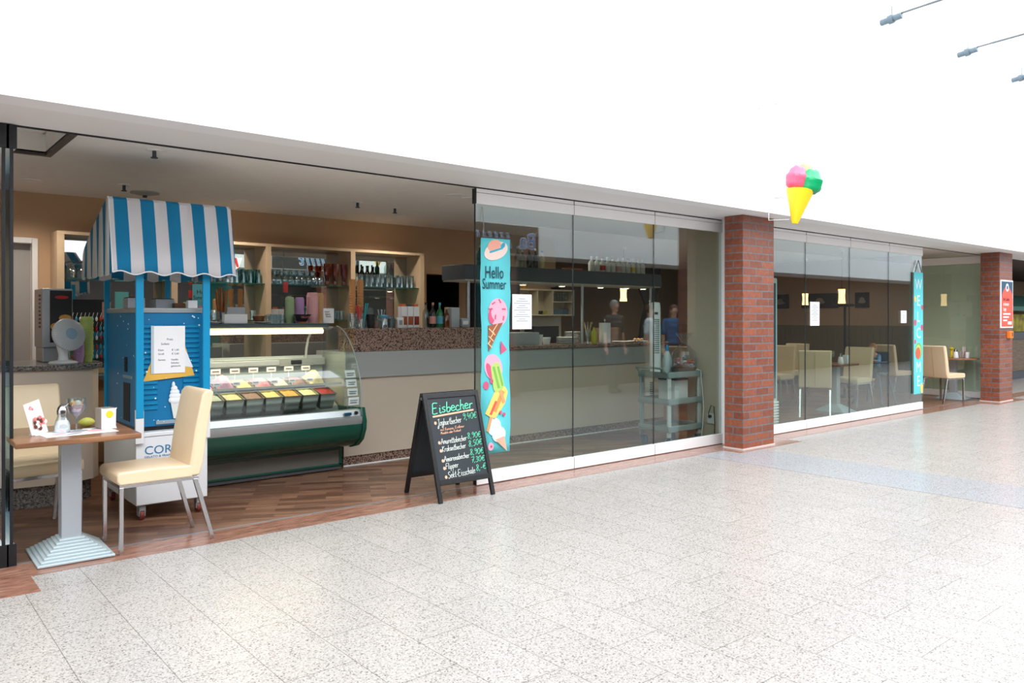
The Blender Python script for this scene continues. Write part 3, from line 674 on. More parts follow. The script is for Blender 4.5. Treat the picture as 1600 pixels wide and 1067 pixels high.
b = MB(); b.tube([(L-.02, y-.002, z) for y, z in gp], .006, 6); lab(b.build('glass_edge', mat('glass_rim', (150, 165, 165), .2), v), 'ground glass edge')
b = MB(); b.tube([(L-.22, 1.86, 1.0), (L-.22, 1.84, 1.15), (L-.22, 1.80, 1.25), (L-.22, 1.72, 1.33), (L-.22, 1.62, 1.36)], .012, 8); b.build('canopy_arm', M_sil, v)
b = MB(); b.box(0, L-.12, 1.58, 1.98, 1.385, 1.40); b.prism([(1.55, 1.362), (1.60, 1.35), (1.64, 1.37), (1.64, 1.385), (1.56, 1.385)], 'x', 0, L-.12)
lab(b.build('top_shelf', mat('smoked_shelf', (92, 108, 110), .25), v, bevel=.002), 'grey glass top shelf')
lmp = MB(); lmp.cyl((0.02, 1.615, 1.325), (L-.16, 1.615, 1.325), .024); lo = lmp.build('lamp_tube', mat('tube_light', (255, 240, 200), .5, emit=(255, 226, 160), estr=5.5), v); lab(lo, 'glowing warm lamp tube')
MB().box(0, L-.14, 1.59, 1.65, 1.352, 1.362).build('lamp_housing', M_aluz, v)
area('display_case_lamp', (2.05+L/2, 1.60, 1.27), 1.3, .08, 9, (1, .86, .62))
# middle glass deck strip and labels
MB().box(0, L-.05, 1.43, 1.45, .815, .835).build('pan_rail', mat('pan_rail_steel', (190, 190, 180), .3, .4), v)
lbm = mat('label_paper', (234, 236, 240), .6)
lb = MB()
for k in range(4): lb.box(L-.135+.005*k, L-.035+.005*k, 1.155-.012*k+.0, 1.157-.012*k, .935-.085*k, 1.0-.085*k)
labs = []
for k in range(4):
    y = 1.175-.022*k if k < 3 else 1.112; z = .93-.083*k
    o = MB().prism([(y-.014+.010*k*.3, z-.034), (y+.010-.006*k, z+.034), (y+.012-.006*k, z+.034), (y-.012+.010*k*.3, z-.034)], 'x', L-.15, L-.045).build('price_label', lbm, v)
    b2 = MB()
    for q in range(2): b2.prism([(y-.006-.004*q, z+.004-.018*q), (y-.004-.004*q, z+.010-.018*q), (y-.008-.004*q, z+.010-.018*q), (y-.010-.004*q, z+.004-.018*q)], 'x', L-.135, L-.06-.01*q)
    b2.build('printed_line', M_ink, o)
# pans: front row low, back row heaped
M_pan = mat('pan_steel', (170, 176, 172), .22, .85)
ICE = [('lime_ice', (206, 210, 130)), ('mint_ice', (200, 214, 190)), ('cream_ice', (236, 224, 160)), ('hazel_ice', (160, 120, 100)), ('vanilla_ice', (238, 216, 130)), ('mango_ice', (240, 176, 60)), ('lemon_ice', (236, 232, 170)), ('cherry_ice', (180, 40, 40))]
def pan(x, y, z, w_, d_, h_, ice, heap, label, group):
    p = thing('gelato_pan', label, 'gelato pan', (x, y, z), 0, group); p.rotation_euler = (R(15), 0, 0)
    b = MB(); hw, hd = w_/2, d_/2; t_ = .003
    b.prism([(-hw+.02, -hd+.02), (hw-.02, -hd+.02), (hw-.02, hd-.02), (-hw+.02, hd-.02)], 'z', 0, t_)
    b.add([(-hw+.02, -hd+.02, 0), (hw-.02, -hd+.02, 0), (hw-.02, hd-.02, 0), (-hw+.02, hd-.02, 0), (-hw+.006, -hd+.006, h_), (hw-.006, -hd+.006, h_), (hw-.006, hd-.006, h_), (-hw+.006, hd-.006, h_)], [(0, 1, 5, 4), (1, 2, 6, 5), (2, 3, 7, 6), (3, 0, 4, 7)])
    b.box(-hw, hw, -hd, -hd+.008, h_-.002, h_+.003); b.box(-hw, hw, hd-.008, hd, h_-.002, h_+.003); b.box(-hw, -hw+.008, -hd+.008, hd-.008, h_-.002, h_+.003); b.box(hw-.008, hw, -hd+.008, hd-.008, h_-.002, h_+.003)
    b.build('pan', M_pan, p)
    b = MB(); n = 10; rr = random.Random(int(x*100)); vs = []
    for i in range(n+1):
        for k in range(n+1):
            u = i/n; q = k/n; e = math.sin(math.pi*u)*math.sin(math.pi*q)
            vs.append((-hw+.01+(w_-.02)*u, -hd+.01+(d_-.02)*q, h_-.012+heap*e**.6+rr.uniform(-.006, .006)*(e > 0)*(1 if e > .01 else 0)))
    b.add(vs, [(i*(n+1)+k, (i+1)*(n+1)+k, (i+1)*(n+1)+k+1, i*(n+1)+k+1) for i in range(n) for k in range(n)])
    b.build('ice_cream', mat(ice[0], ice[1], .5, noise=.15, nscale=60, bump=.3, bscale=80), p)
    return p
W_ = .173; col8 = ['pale lime', 'pale mint', 'light cream', 'brown hazelnut', 'pale yellow', 'orange mango', 'pale lemon', 'red cherry']
for k in range(8): pan(2.15+k*W_+.0, 1.35, .63, W_-.008, .19, .15, ICE[k], .012, 'steel pan of %s ice cream in the front row of the display case' % col8[k], 'front row of gelato pans')
BK = [('chocolate_ice', (84, 54, 46)), ('rose_ice', (224, 164, 184)), ('rose_ice', (224, 164, 184)), ('stripe_ice', (220, 190, 120)), ('straw_ice', (226, 130, 140)), ('grey_ice', (190, 186, 176)), ('cocoa_ice', (130, 92, 80)), ('banana_ice', (232, 212, 130))]
colb = ['dark chocolate', 'lilac pink', 'heaped pink', 'striped caramel', 'strawberry', 'pale grey', 'cocoa brown', 'heaped banana yellow']
for k in range(8):
    pan(2.15+k*W_, 1.585, .715, W_-.008, .24, .15, BK[k], (.03, .02, .10, .03, .05, .03, .04, .11)[k], 'steel pan of %s ice cream in the back row of the display case' % colb[k], 'back row of gelato pans')
for k in range(8):
    x = 2.15+k*W_
    o = thing('flavour_sign', 'small white flavour sign behind the %s ice cream' % colb[k], 'sign', (x, 1.71, .885), 0, 'flavour signs in the display case')
    MB().box(-.045, .045, -.002, .002, .06, .105).cyl((0, .002, 0), (0, .002, .06), .003, n=6).build('plate', lbm, o)
    MB().box(-.03, .03, -.0035, -.002, .078, .088).build('printed_line', M_ink, o)
for k in range(7):
    x = 2.24+k*W_
    o = thing('flavour_sign', 'small white flavour sign in front of the back pans, beside the %s ice cream' % col8[k], 'sign', (x, 1.447, .836), 0, 'front flavour signs in the display case')
    MB().box(-.032, .032, -.002, .002, .02, .055).cyl((0, .002, 0), (0, .002, .02), .003, n=6).build('plate', lbm, o)
    MB().box(-.02, .02, -.0035, -.002, .036, .042).build('printed_line', M_ink, o)
# ---- things on the case top (z 1.401)
CZ = 1.401
def box_thing(name, label, cat, loc, w_, d_, h_, m, rotz=0, group=None, bev=.003):
    return tag(MB().box(-w_/2, w_/2, -d_/2, d_/2, 0, h_).build(name, m, loc=loc, rotz=rotz, bevel=bev), label, cat, group)
fg = thing('penguin_free_figurine', 'small white and red figurine on the display case beside the post', 'figurine', (2.42, 1.72, CZ)); fg.name = 'table_figurine'
MB().lathe([(.03, 0), (.034, .02), (.02, .05), (.0, .06)], 14).ell((0, 0, .08), (.022, .022, .026)).build('body', M_white2, fg)
MB().lathe([(.028, .094), (.014, .112), (0, .13)], 12).ell((0, 0, .028), (.036, .036, .012), mi=1).build('hat', [M_red2, mat('amber_base', (206, 140, 50), .4)], fg)
p = thing('hello_card', 'turquoise greeting card behind the wafer sticks', 'card', (2.44, 1.93, CZ), 0)
MB().box(-.075, .075, 0, .006, 0, .36).build('board', mat('turquoise_print', (110, 200, 206), .6), p)
text('lettering', 'Hello', M_blk, p, (-.04, -.002, .27), .055); text('lettering', 'Summer', M_blk, p, (-.07, -.002, .22), .05, sx=.8)
MB().prism(ellp(.0, .12, .04, .045), 'y', -.002, 0).build('ice_picture', mat('pink_print', (232, 168, 176), .6), p)
M_waf = mat('wafer', (150, 96, 52), .7, noise=.2, nscale=40)
wv = thing('wafer_stick_holder', 'holder of brown rolled wafer sticks on the display case', 'wafer sticks', (2.58, 1.80, CZ))
MB().lathe([(.045, 0), (.05, .11), (.047, .11), (.042, .004)], 16).build('holder', M_gl2, wv)
for k in range(8):
    a = k*.9; MB().cyl((.02*math.cos(a), .02*math.sin(a), .006), (.055*math.cos(a), .03*math.sin(a), .29+.02*(k % 3)), .008, n=8).build('wafer_stick', M_waf, wv)
box_thing('blank_sign', 'blank white tent card on the front edge of the display case', 'sign', (2.64, 1.63, CZ), .21, .06, .085, M_paper)
box_thing('storage_box', 'grey box behind the blank white card on the display case', 'box', (2.72, 1.86, CZ), .17, .10, .15, M_sil)
bw = thing('wafer_bowl', 'small brown bowl of wafers on the display case', 'bowl', (2.93, 1.80, CZ))
MB().lathe([(.03, 0), (.055, .05), (.06, .07), (.055, .07), (.03, .01), (0, .008)], 18).build('bowl', mat('brown_wood', (120, 78, 50), .5), bw)
MB().ell((0, 0, .06), (.045, .045, .02)).build('wafers', M_waf, bw)
def plate(label, loc, r=.09, n=1, group=None, cat='plate'):
    prof = []
    for k in range(n): prof += [(r*.55, .012*k), (r, .012*k+.014), (r*.98, .012*k+.016), (r*.55, .012*k+.006)] if n == 1 else []
    if n == 1: prof += [(0, .006)]; return tag(MB().lathe(prof, 24).build('plate', M_white2, loc=loc), label, cat, group)
plate('white plate on the front of the display case top', (2.90, 1.66, CZ), .085); plate('thin white saucer at the left of the display case top', (2.46, 1.63, CZ), .06)
# tumblers upright small
def tumbler_mesh(h, r0, r1): return [(r0, 0), (r1, h), (r1-.003, h), (r0-.003, .006), (0, .006)]
ORD_ = ('first', 'second', 'third')
for k in range(6):
    loc = (3.02+.052*(k % 3)+.0, 1.72+.09*(k//3), CZ)
    o = MB().lathe(tumbler_mesh(.085, .022, .027), 12).build('drinking_glass', M_gl2, loc=loc)
    tag(o, 'small clear glass beside the green cup stack, %s row, %s from left' % (('front', 'back')[k//3], ORD_[k % 3]), 'glass', 'small glasses on the display case')
cup_stack('paper_cup_stack', 'stack of pale green cups on the display case', (3.23, 1.78, CZ), 8, .034, .045, .024, M_mint, 'cup stacks on the display case')
cup_stack('paper_cup_stack', 'stack of lilac cups on the display case', (3.335, 1.79, CZ), 8, .036, .046, .024, M_lil, 'cup stacks on the display case')
cup_stack('paper_cup_stack', 'stack of large pink cups on the display case', (3.455, 1.76, CZ), 5, .05, .058, .04, M_pnk, 'cup stacks on the display case')
cup_stack('wafer_cup_stack', 'short stack of tan cups above the white price sign', (3.575, 1.84, CZ), 9, .03, .038, .026, mat('tan_wafer_cup', (206, 168, 120), .7), 'cup stacks on the display case')
o = MB().cyl((0, 0, 0), (0, 0, .36), .012).box(-.02, .02, -.012, .012, .30, .40, 1).build('novelty_pen', [M_dark, M_red2], loc=(3.24, 1.90, CZ)); tag(o, 'tall dark stick with red top behind the green cups', 'stick')
bo = thing('advertising_bowl', 'black ice bowl with coloured print on the display case', 'bowl', (3.30, 1.655, CZ))
MB().lathe([(.035, 0), (.035, .012), (.045, .02), (.085, .085), (.08, .085), (.04, .024), (0, .02)], 22).build('bowl', M_black, bo)
MB().lathe([(.036, 0), (.039, .016)], 22).build('foot_ring', mat('orange_wood', (190, 110, 60), .5), bo)
text('lettering', 'GELATO', mat('pink_ink2', (232, 110, 130), .6), bo, (-.045, -.073, .05), .024)
sg_ = box_thing('price_sign', 'white printed sign at the right end of the display case top', 'sign', (3.575, 1.66, CZ), .115, .02, .145, M_paper)
text('lettering', 'Unser', M_blk, sg_, (-.045, -.0115, .105), .022); text('lettering', 'Sahne', M_blk, sg_, (-.04, -.0115, .08), .024); text('lettering', 'frisch', M_blk, sg_, (-.03, -.0115, .058), .024)
# ================================================================ BAR COUNTER
bc = thing('bar_counter', 'long beige bar counter with grey band and brown speckled granite', 'counter', (0, 0, 0))
b = MB(); b.box(3.66, 8.5, 1.50, 2.1, .10, .86)
for x in (5.4, 6.9): b.box(x, x+.002, 1.499, 1.5, .1, .86)
b.build('panel', M_beige, bc)
lab(MB().box(3.66, 8.5, 1.515, 2.1, 0, .10).build('plinth', M_speck, bc), 'brown speckled granite plinth')
MB().box(3.66, 8.5, 1.507, 1.516, 0, .012).build('plinth_strip', M_alu, bc)
lab(MB().box(3.66, 5.36, 1.47, 2.1, .862, 1.118).build('drawer_band', M_grey, bc, bevel=.003), 'plain grey band')
b = MB(); b.box(5.37, 8.5, 1.475, 2.1, .862, 1.085)
for z in (.935, 1.01): b.box(5.4, 8.5, 1.47, 1.475, z, z+.006)
lab(b.build('drawer_band', M_grey, bc), 'grey band with horizontal grooves')
lab(MB().box(3.76, 5.37, 1.47, 1.80, 1.12, 1.348).build('granite_upstand', M_speck, bc, bevel=.004), 'raised speckled granite ledge')
lab(MB().box(5.37, 8.55, 1.44, 2.12, 1.09, 1.128).build('worktop', M_speck, bc, bevel=.004), 'brown speckled granite worktop')
UZ = 1.349
# cones in tubs with coloured spoons
def cone_stack(loc, label):
    o = thing('cone_stack', label, 'cone stack', loc, 0, 'stacks of ice cream cones on the granite ledge')
    MB().lathe([(.04, 0), (.055, .15), (.05, .15), (.036, .006)], 16).build('holder', M_gl2, o)
    prof = [(0, .006), (.018, .01)]
    for k in range(16): prof += [(.026+.0004*k, .05+k*.0265), (.034, .07+k*.0265)]
    prof += [(.03, .49)]
    MB().lathe(prof, 12).build('cones', mat('cone_biscuit', (196, 140, 88), .75), o)
cone_stack((3.84, 1.66, UZ), 'tall stack of biscuit cones at the left end of the granite ledge')
cone_stack((3.95, 1.70, UZ), 'tall stack of biscuit cones behind the coloured spoons')
st = thing('spoon_holder', 'glass of red, yellow and turquoise plastic spoons on the granite ledge', 'spoon holder', (3.89, 1.57, UZ))
MB().lathe([(.035, 0), (.042, .09), (.039, .09), (.032, .005)], 16).build('holder', M_gl2, st)
SC = [mat('spoon_red', (200, 60, 60), .4), mat('spoon_yellow', (232, 200, 60), .4), mat('spoon_turquoise', (40, 160, 170), .4)]
for k in range(11):
    a = k*2.1; r = .075 if k % 2 else .05
    ci = (0 if math.cos(a) < -.4 else (2 if math.cos(a) > .3 else 1))
    MB().cyl((.018*math.cos(a), .018*math.sin(a), .006), (r*math.cos(a), r*.6*math.sin(a), .25-.02*(k % 3)), .004, .007, 6).build('spoon', SC[ci], st)
def lathe_thing(name, label, cat, loc, prof, m, group=None, n=14): return tag(MB().lathe(prof, n).build(name, m, loc=loc), label, cat, group)
lathe_thing('shaker_cup', 'black cup beside the coloured spoons on the ledge', 'cup', (4.02, 1.62, UZ), [(.032, 0), (.04, .10), (.05, .14), (.046, .14), (.036, .10), (0, .01)], M_black)
def canister(label, x, r, h, m, ml, y=1.64):
    c = thing('storage_jar', label, 'jar', (x, y, UZ), 0, 'jars on the granite ledge')
    MB().lathe([(r, 0), (r, h), (r*.9, h+.008), (0, h+.008)], 16).build('jar_body', m, c)
    MB().lathe([(r*1.05, h+.009), (r*1.05, h+.03), (0, h+.035)], 16).build('lid', ml, c)
canister('small dull brown jar next to the black cup', 4.10, .035, .07, mat('brown_sugar', (120, 96, 84), .4), M_gl2)
canister('clear jar with blue-rimmed lid on the granite ledge', 4.19, .045, .10, M_gl2, mat('teal_lid', (60, 150, 190), .4))
canister('dark clear-lidded jar left of the menu card', 4.28, .04, .09, mat('smoke_jar', (70, 80, 82), .25), M_gl2)
cr = thing('cutlery_jar', 'glass jar of silver spoons behind the jars on the ledge', 'cutlery jar', (4.22, 1.74, UZ))
MB().lathe([(.04, 0), (.045, .13), (.042, .13), (.036, .006)], 14).build('jar', M_gl2, cr)
for k in range(6): MB().cyl((0, 0, .008), (.045*math.cos(k), .04*math.sin(k), .19), .003, .006, 6).build('spoon', M_chr, cr)
mc = box_thing('menu_stand', 'small printed menu stand left of the white boxes', 'menu stand', (4.36, 1.60, UZ), .07, .03, .11, M_paper)
MB().box(-.02, .02, -.017, -.015, .03, .08).build('picture', mat('grey_print', (150, 148, 156), .6), mc)
for k in range(3):
    bx = thing('cereal_box', ('leftmost', 'middle', 'rightmost')[k]+' of the three white boxes with orange tops on the ledge', 'box', (4.44+.075*k, 1.68-.0*k, UZ), 0, 'white boxes on the granite ledge')
    MB().box(-.034, .034, -.04, .04, 0, .225).build('carton', M_paper, bx, bevel=.004)
    MB().box(-.025, .025, -.03, .03, .226, .25).build('top', [mat('orange_top', (220, 110, 50), .5), M_dark][k == 1], bx, bevel=.003)
    MB().box(-.03, .03, -.042, -.0405, .03, .12).build('label_print', [mat('rust_label', (170, 84, 40), .6), mat('rust_label', (0, 0, 0), .6), mat('wine_label', (140, 40, 44), .6)][k], bx)
def bottle(label, x, y, z, h, r, m, cap, lbl=None, group='bottles on the granite ledge', name='bottle', deco=True):
    c = thing(name, label, 'bottle', (x, y, z), 0, group)
    MB().lathe([(r*.95, 0), (r, .01), (r, h*.58), (r*.75, h*.68), (r*.34, h*.76), (r*.30, h*.92), (0, h*.92)], 14).build('bottle_body', m, c)
    MB().lathe([(r*.36, h*.90), (r*.38, h), (0, h)], 12).build('cap', cap, c)
    if lbl: MB().lathe([(r*1.02, h*.15), (r*1.02, h*.45)], 14).build('bottle_label', lbl, c)
    return c
Mg_clear = glass('clear_bottle', (214, 224, 222), .06, .03, 1.2); Mg_green = mat('green_bottle', (16, 110, 60), .12); Mg_dark = mat('dark_bottle', (24, 26, 22), .15); Mg_amber = glass('amber_bottle', (214, 160, 70), .06, .03, 1.2)
M_gold = mat('gold_cap', (206, 160, 70), .4); M_rose = mat('rose_cap', (206, 150, 130), .4); M_teal = mat('teal_cap', (80, 170, 190), .4)
bottle('clear bottle with black cap on the granite ledge', 4.72, 1.66, UZ, .27, .036, Mg_clear, M_black)
bottle('bottle with rose cap and red-white label on the ledge', 4.81, 1.66, UZ, .27, .034, Mg_dark, M_rose, mat('red_white_label', (216, 150, 140), .6))
bottle('green bottle with teal cap on the granite ledge', 4.90, 1.66, UZ, .27, .036, Mg_green, M_teal, M_teal)
bottle('amber bottle with gold cap on the granite ledge', 4.99, 1.66, UZ, .22, .034, Mg_amber, M_gold)
box_thing('coffee_grinder', 'tall silver box right of the bottles on the ledge', 'appliance', (5.10, 1.71, UZ), .11, .14, .22, M_sil)
rg = thing('card_terminal_base', 'low grey cash printer at the right end of the ledge', 'printer', (5.215, 1.68, UZ)); rg.name = 'receipt_printer'
MB().box(-.045, .045, -.07, .07, 0, .10).build('casing', M_sil, rg, bevel=.008); MB().box(-.035, .035, -.072, -.07, .03, .07).build('front_label', M_paper, rg)
# ================================================================ BACK SHELVES
SY = 3.0
su = thing('back_bar_shelf', 'pale maple shelf unit with mirrored back and glass shelves behind the counter', 'shelf unit', (0, 0, 0))
PX = [1.50, 2.53, 3.53, 4.575, 5.56]
MB().box(PX[0]-.03, PX[-1]+.03, SY, 3.335, 2.245, 2.275).build('top_board', M_maple, su)
for i, x in enumerate(PX):
    w2 = .03 if i in (1, 2, 3) else .03
    MB().box(x-.03, x+.03, SY, 3.335, .9, 2.244).build('upright', M_maple, su)
for i in range(4):
    lab(MB().box(PX[i]+.032, PX[i+1]-.032, 3.318, 3.33, 1.0, 2.243).build('mirror_back', M_mir, su, smooth=False), 'mirrored back panel')
    for z in (1.832,) + ((1.43,)):
        MB().box(PX[i]+.032, PX[i+1]-.032, SY+.03, 3.31, z-.008, z).build('glass_shelf', M_edge if False else glass('shelf_glass', (150, 190, 178), .06, 0, 1.2), su)
        MB().box(PX[i]+.032, PX[i+1]-.032, SY+.027, SY+.031, z-.009, z+.001).build('shelf_edge', M_edge, su)
MB().box(PX[0]-.03, 5.6, 2.9, 3.335, .86, .898).build('back_worktop', M_dark, su)
# glasses
GB = [(.030, 0), (.034, .003), (.006, .012), (.006, .05), (.03, .075), (.038, .11), (.034, .16), (.032, .16), (.034, .11), (.004, .07)]
GI = [(r, .165-z) for r, z in GB]
TB = [(.026, 0), (.034, .15), (.032, .15), (.023, .006), (0, .006)]
TI = [(r, .155-z) for r, z in TB[:4]]
SB = [(.035, 0), (.012, .012), (.02, .03), (.042, .08), (.05, .13), (.047, .13), (.03, .06), (.004, .035)]
M_teal_gl = glass('teal_glassware', (170, 216, 218), .12, .02, 1.4); M_amb_gl = glass('amber_glassware', (236, 176, 120), .12, .02, 1.4)
ORD = 'first second third fourth fifth sixth seventh eighth ninth tenth eleventh twelfth'.split()
def glass_row(bay, x0_, x1_, z, y, n, prof, m, label, group, nn=10, name='drinking_glass'):
    first = None
    for k in range(n):
        x = x0_+(x1_-x0_)*k/max(1, n-1); yy = y+(.012 if k % 2 else 0); lb_ = '%s, %s from left' % (label, ORD[k])
        if first is None:
            first = MB().lathe(prof, nn).build(name, m, loc=(x, yy, z)); tag(first, lb_, 'glass', group)
        else:
            o = first.copy(); COL.objects.link(o); o.location = (x, yy, z); o['label'] = lb_
Z1 = 1.833; Z0 = 1.431
bn = ['behind the striped canopy', 'in the second shelf bay', 'in the third shelf bay', 'in the right-hand shelf bay']
glass_row(0, 1.60, 2.45, Z1, 3.08, 10, GI, M_gl2, 'inverted clear stemmed glass in the front row '+bn[0], 'front glasses behind the canopy')
glass_row(0, 1.60, 2.45, Z1, 3.22, 9, GI, M_gl2, 'inverted clear stemmed glass in the rear row '+bn[0], 'rear glasses behind the canopy')
glass_row(1, 2.62, 3.02, Z1, 3.08, 5, SB, M_gl2, 'wide sundae cup '+bn[1], 'sundae cups in the second bay', name='sundae_cup')
glass_row(1, 3.10, 3.20, Z1, 3.09, 3, TI, M_gl2, 'tall clear glass upside down '+bn[1], 'tall clear glasses in the second bay')
glass_row(1, 3.27, 3.44, Z1, 3.08, 3, TI, M_teal_gl, 'blue-green tumbler in the front row '+bn[1], 'blue-green glasses, front')
glass_row(1, 3.27, 3.44, Z1, 3.19, 3, TI, M_teal_gl, 'blue-green tumbler in the rear row '+bn[1], 'blue-green glasses, rear')
glass_row(2, 3.61, 4.19, Z1, 3.08, 9, GI, M_gl2, 'inverted clear stemmed glass in the front row '+bn[2], 'front clear glasses in the third bay')
glass_row(2, 3.61, 4.16, Z1, 3.22, 8, GB, M_gl2, 'upright clear stemmed glass in the rear row '+bn[2], 'rear clear glasses in the third bay')
AM = [(.02, 0), (.03, .01), (.022, .06), (.036, .14), (.042, .26), (.039, .26), (.03, .14), (0, .05)]
glass_row(2, 4.28, 4.50, Z1, 3.09, 3, AM, M_amb_gl, 'tall amber glass vase '+bn[2], 'amber vases', name='amber_vase')
glass_row(3, 4.66, 5.46, Z1, 3.08, 12, TI, M_gl2, 'clear tumbler in the front row '+bn[3], 'front tumblers in the right bay')
glass_row(3, 4.66, 5.46, Z1, 3.20, 11, TI, M_gl2, 'clear tumbler in the rear row '+bn[3], 'rear tumblers in the right bay')
glass_row(2, 4.20, 4.48, Z0, 3.10, 5, [(r, z*.7) for r, z in TB], M_gl2, 'small clear glass on the lower shelf '+bn[2], 'small glasses on the lower shelf')
glass_row(1, 2.66, 3.40, Z0, 3.12, 8, [(r, z*.7) for r, z in TB], M_gl2, 'small clear glass on the lower shelf '+bn[1], 'small glasses on the lower shelf of the second bay')
bottle('dark bottle at the left of the right-hand shelf bay', 4.66, 3.27, Z1, .30, .030, Mg_dark, M_black, group='wine bottles on the shelf')
for k in range(5): bottle('dark bottle, number %s from the left behind the tumblers of the right bay' % ['two', 'three', 'four', 'five', 'six'][k], 4.76+.075*k, 3.27, Z1, .27+.01*(k % 2), .028, Mg_dark, M_black, group='wine bottles on the shelf')
# pennants hanging in front of bays
pn = thing('paper_pennant', 'white paper pennant with a red stripe under the shelf top', 'pennant', (3.15, 2.97, 2.0))
MB().prism([(-.07, .09), (.07, .10), (.04, .0), (.0, -.03), (-.05, .01)], 'y', 0, .003).build('paper', M_paper, pn)
MB().prism([(-.02, .095), (.01, .097), (.035, .0), (.01, .0)], 'y', -.002, 0).build('red_stripe', M_red2, pn)
# left upper bay items
# ================================================================ KITCHEN WALL SHELF, CANOPY
ordi_ = ORD
ks = thing('wall_shelf', 'square pale wall shelf with compartments above the bar worktop', 'wall shelf', (7.29, 3.14, 1.485))
b = MB(); b.box(0, 1.11, 0, .2, 0, .02); b.box(0, 1.11, 0, .2, .37, .39); b.box(0, .02, 0, .2, .02, .37); b.box(1.09, 1.11, 0, .2, .02, .37); b.box(.36, .38, 0, .2, .02, .37); b.box(.66, .68, 0, .2, .02, .37); b.box(.68, 1.09, 0, .2, .2, .215); b.box(.02, 1.09, .19, .2, .02, .37)
b.build('shelf_board', mat('cream_shelf', (222, 206, 180), .5), ks)
for k in range(7):
    tag(MB().lathe([(.025, 0), (.028, .08), (.0, .085)], 10).build('storage_jar', mat('blue_grey_jar', (96, 120, 140), .5), loc=(8.02+.05*k, 3.22, 1.506)), 'blue-grey jar in the lower right compartment of the wall shelf', 'jar', 'jars in the wall shelf')['label'] = 'blue-grey jar low in the wall shelf, %s from left' % ordi_[k]
for k in range(6):
    tag(MB().lathe([(.028, 0), (.03, .12), (.0, .13)], 10).build('storage_jar', M_gl2, loc=(8.03+.055*k, 3.22, 1.701)), 'clear jar in the upper right compartment of the wall shelf', 'jar', 'clear jars in the wall shelf')['label'] = 'clear jar in the upper right compartment of the wall shelf, %s from left' % ordi_[k]
tag(MB().lathe([(.03, 0), (.05, .05), (.048, .05), (0, .01)], 14).build('bowl', mat('yellow_green_bowl', (190, 190, 60), .5), loc=(7.86, 3.22, 1.506)), 'yellow-green bowl in the middle compartment of the wall shelf', 'bowl')
tag(MB().lathe([(.05, 0), (.07, .05), (.068, .05), (0, .01)], 14).build('bowl', M_black, loc=(7.74, 3.22, 1.506)), 'black bowl in the middle compartment of the wall shelf', 'bowl')
tag(MB().lathe([(.08, 0), (.11, .06), (.107, .06), (0, .01)], 14).build('bowl', mat('amber_bowl', (210, 140, 30), .5), loc=(7.42, 3.24, 1.876)), 'amber bowl on top of the wall shelf', 'bowl')
tk = thing('black_pan', 'black pan on top of the wall shelf', 'pan', (8.12, 3.24, 1.876)); MB().lathe([(.07, 0), (.09, .04), (.087, .04), (0, .008)], 16).build('pan_body', M_black, tk); MB().box(.09, .20, -.01, .01, .03, .04).build('handle', M_black, tk)
box_thing('splash_panel', 'pale splashback panel below the wall shelf', 'panel', (7.75, 3.33, 1.12), 1.1, .014, .36, mat('splash_panel', (206, 198, 186), .4), bev=.001)
cn = thing('bar_canopy', 'dark grey overhead bar shelf on slim posts above the right bar', 'overhead shelf', (0, 0, 0))
MB().box(5.20, 8.58, 1.60, 2.05, 1.885, 2.05).build('fascia_board', M_dark, cn, bevel=.003)
lab(MB().box(5.21, 8.57, 1.61, 2.04, 1.868, 1.884).build('underside', mat('canopy_underside', (176, 170, 158), .5), cn), 'pale underside')
for x, zb in ((5.29, 1.35), (7.09, 1.129), (8.42, 1.129)): MB().cyl((x, 1.66, zb), (x, 1.66, 1.868), .018).build('post', M_sil, cn)
for x in (6.2, 6.85, 7.55, 8.05, 8.4):
    s_ = MB().cyl((x, 1.78, 1.850), (x, 1.78, 1.868), .045, .05, 18).build('spotlight', M_alu, cn)
    lab(MB().cyl((x, 1.78, 1.846), (x, 1.78, 1.8495), .036, n=18).build('lens', mat('spot_glow', (255, 240, 210), .5, emit=(255, 236, 200), estr=6), s_), 'lit lens')
    l = bpy.data.lights.new('canopy_spot', 'SPOT'); l.energy = 14; l.spot_size = R(110); l.spot_blend = .6; l.color = (1, .86, .66); l.shadow_soft_size = .04
    o = bpy.data.objects.new('canopy_spot', l); o.location = (x, 1.78, 1.84); COL.objects.link(o)
M_pb = mat('pale_bottle', (216, 214, 206), .3)
CT = 2.051
for x, h, m_, cp, lb_ in ((5.56, .24, Mg_dark, M_gold, 'dark bottle with gold cap at the left end of the bar canopy'), (5.97, .24, Mg_green, M_teal, 'green bottle with teal cap on the bar canopy'), (6.13, .26, Mg_clear, M_sil, 'clear bottle beside the green one on the bar canopy'), (6.21, .22, Mg_clear, M_sil, 'shorter clear bottle on the bar canopy'), (6.32, .24, Mg_dark, M_red2, 'dark bottle with red cap on the bar canopy'), (6.42, .25, Mg_dark, M_paper, 'dark bottle with white cap on the bar canopy'), (6.53, .23, mat('cream_bottle', (206, 184, 130), .3), M_blue2, 'cream bottle with blue cap on the bar canopy')):
    bottle(lb_, x, 1.8, CT, h, .036, m_, cp, group='liqueur bottles on the bar canopy')
box_thing('wooden_tray', 'orange-brown wooden tray between the bottle groups on the canopy', 'tray', (7.05, 1.8, CT), .26, .12, .035, mat('orange_tray', (190, 110, 70), .5))
sc = [M_paper, M_paper, M_red2, M_paper, M_red2, mat('syrup_rose', (220, 170, 170), .4), M_paper, mat('syrup_green', (70, 130, 90), .4), mat('syrup_yellow', (226, 206, 90), .4), mat('syrup_orange', (220, 140, 70), .4), mat('syrup_cream', (226, 206, 170), .4)]
nm = ['white', 'white', 'red', 'white', 'red', 'rose', 'white', 'green', 'yellow', 'orange', 'cream']
ordi = ['first', 'second', 'third', 'fourth', 'fifth', 'sixth', 'seventh', 'eighth', 'ninth', 'tenth', 'eleventh']
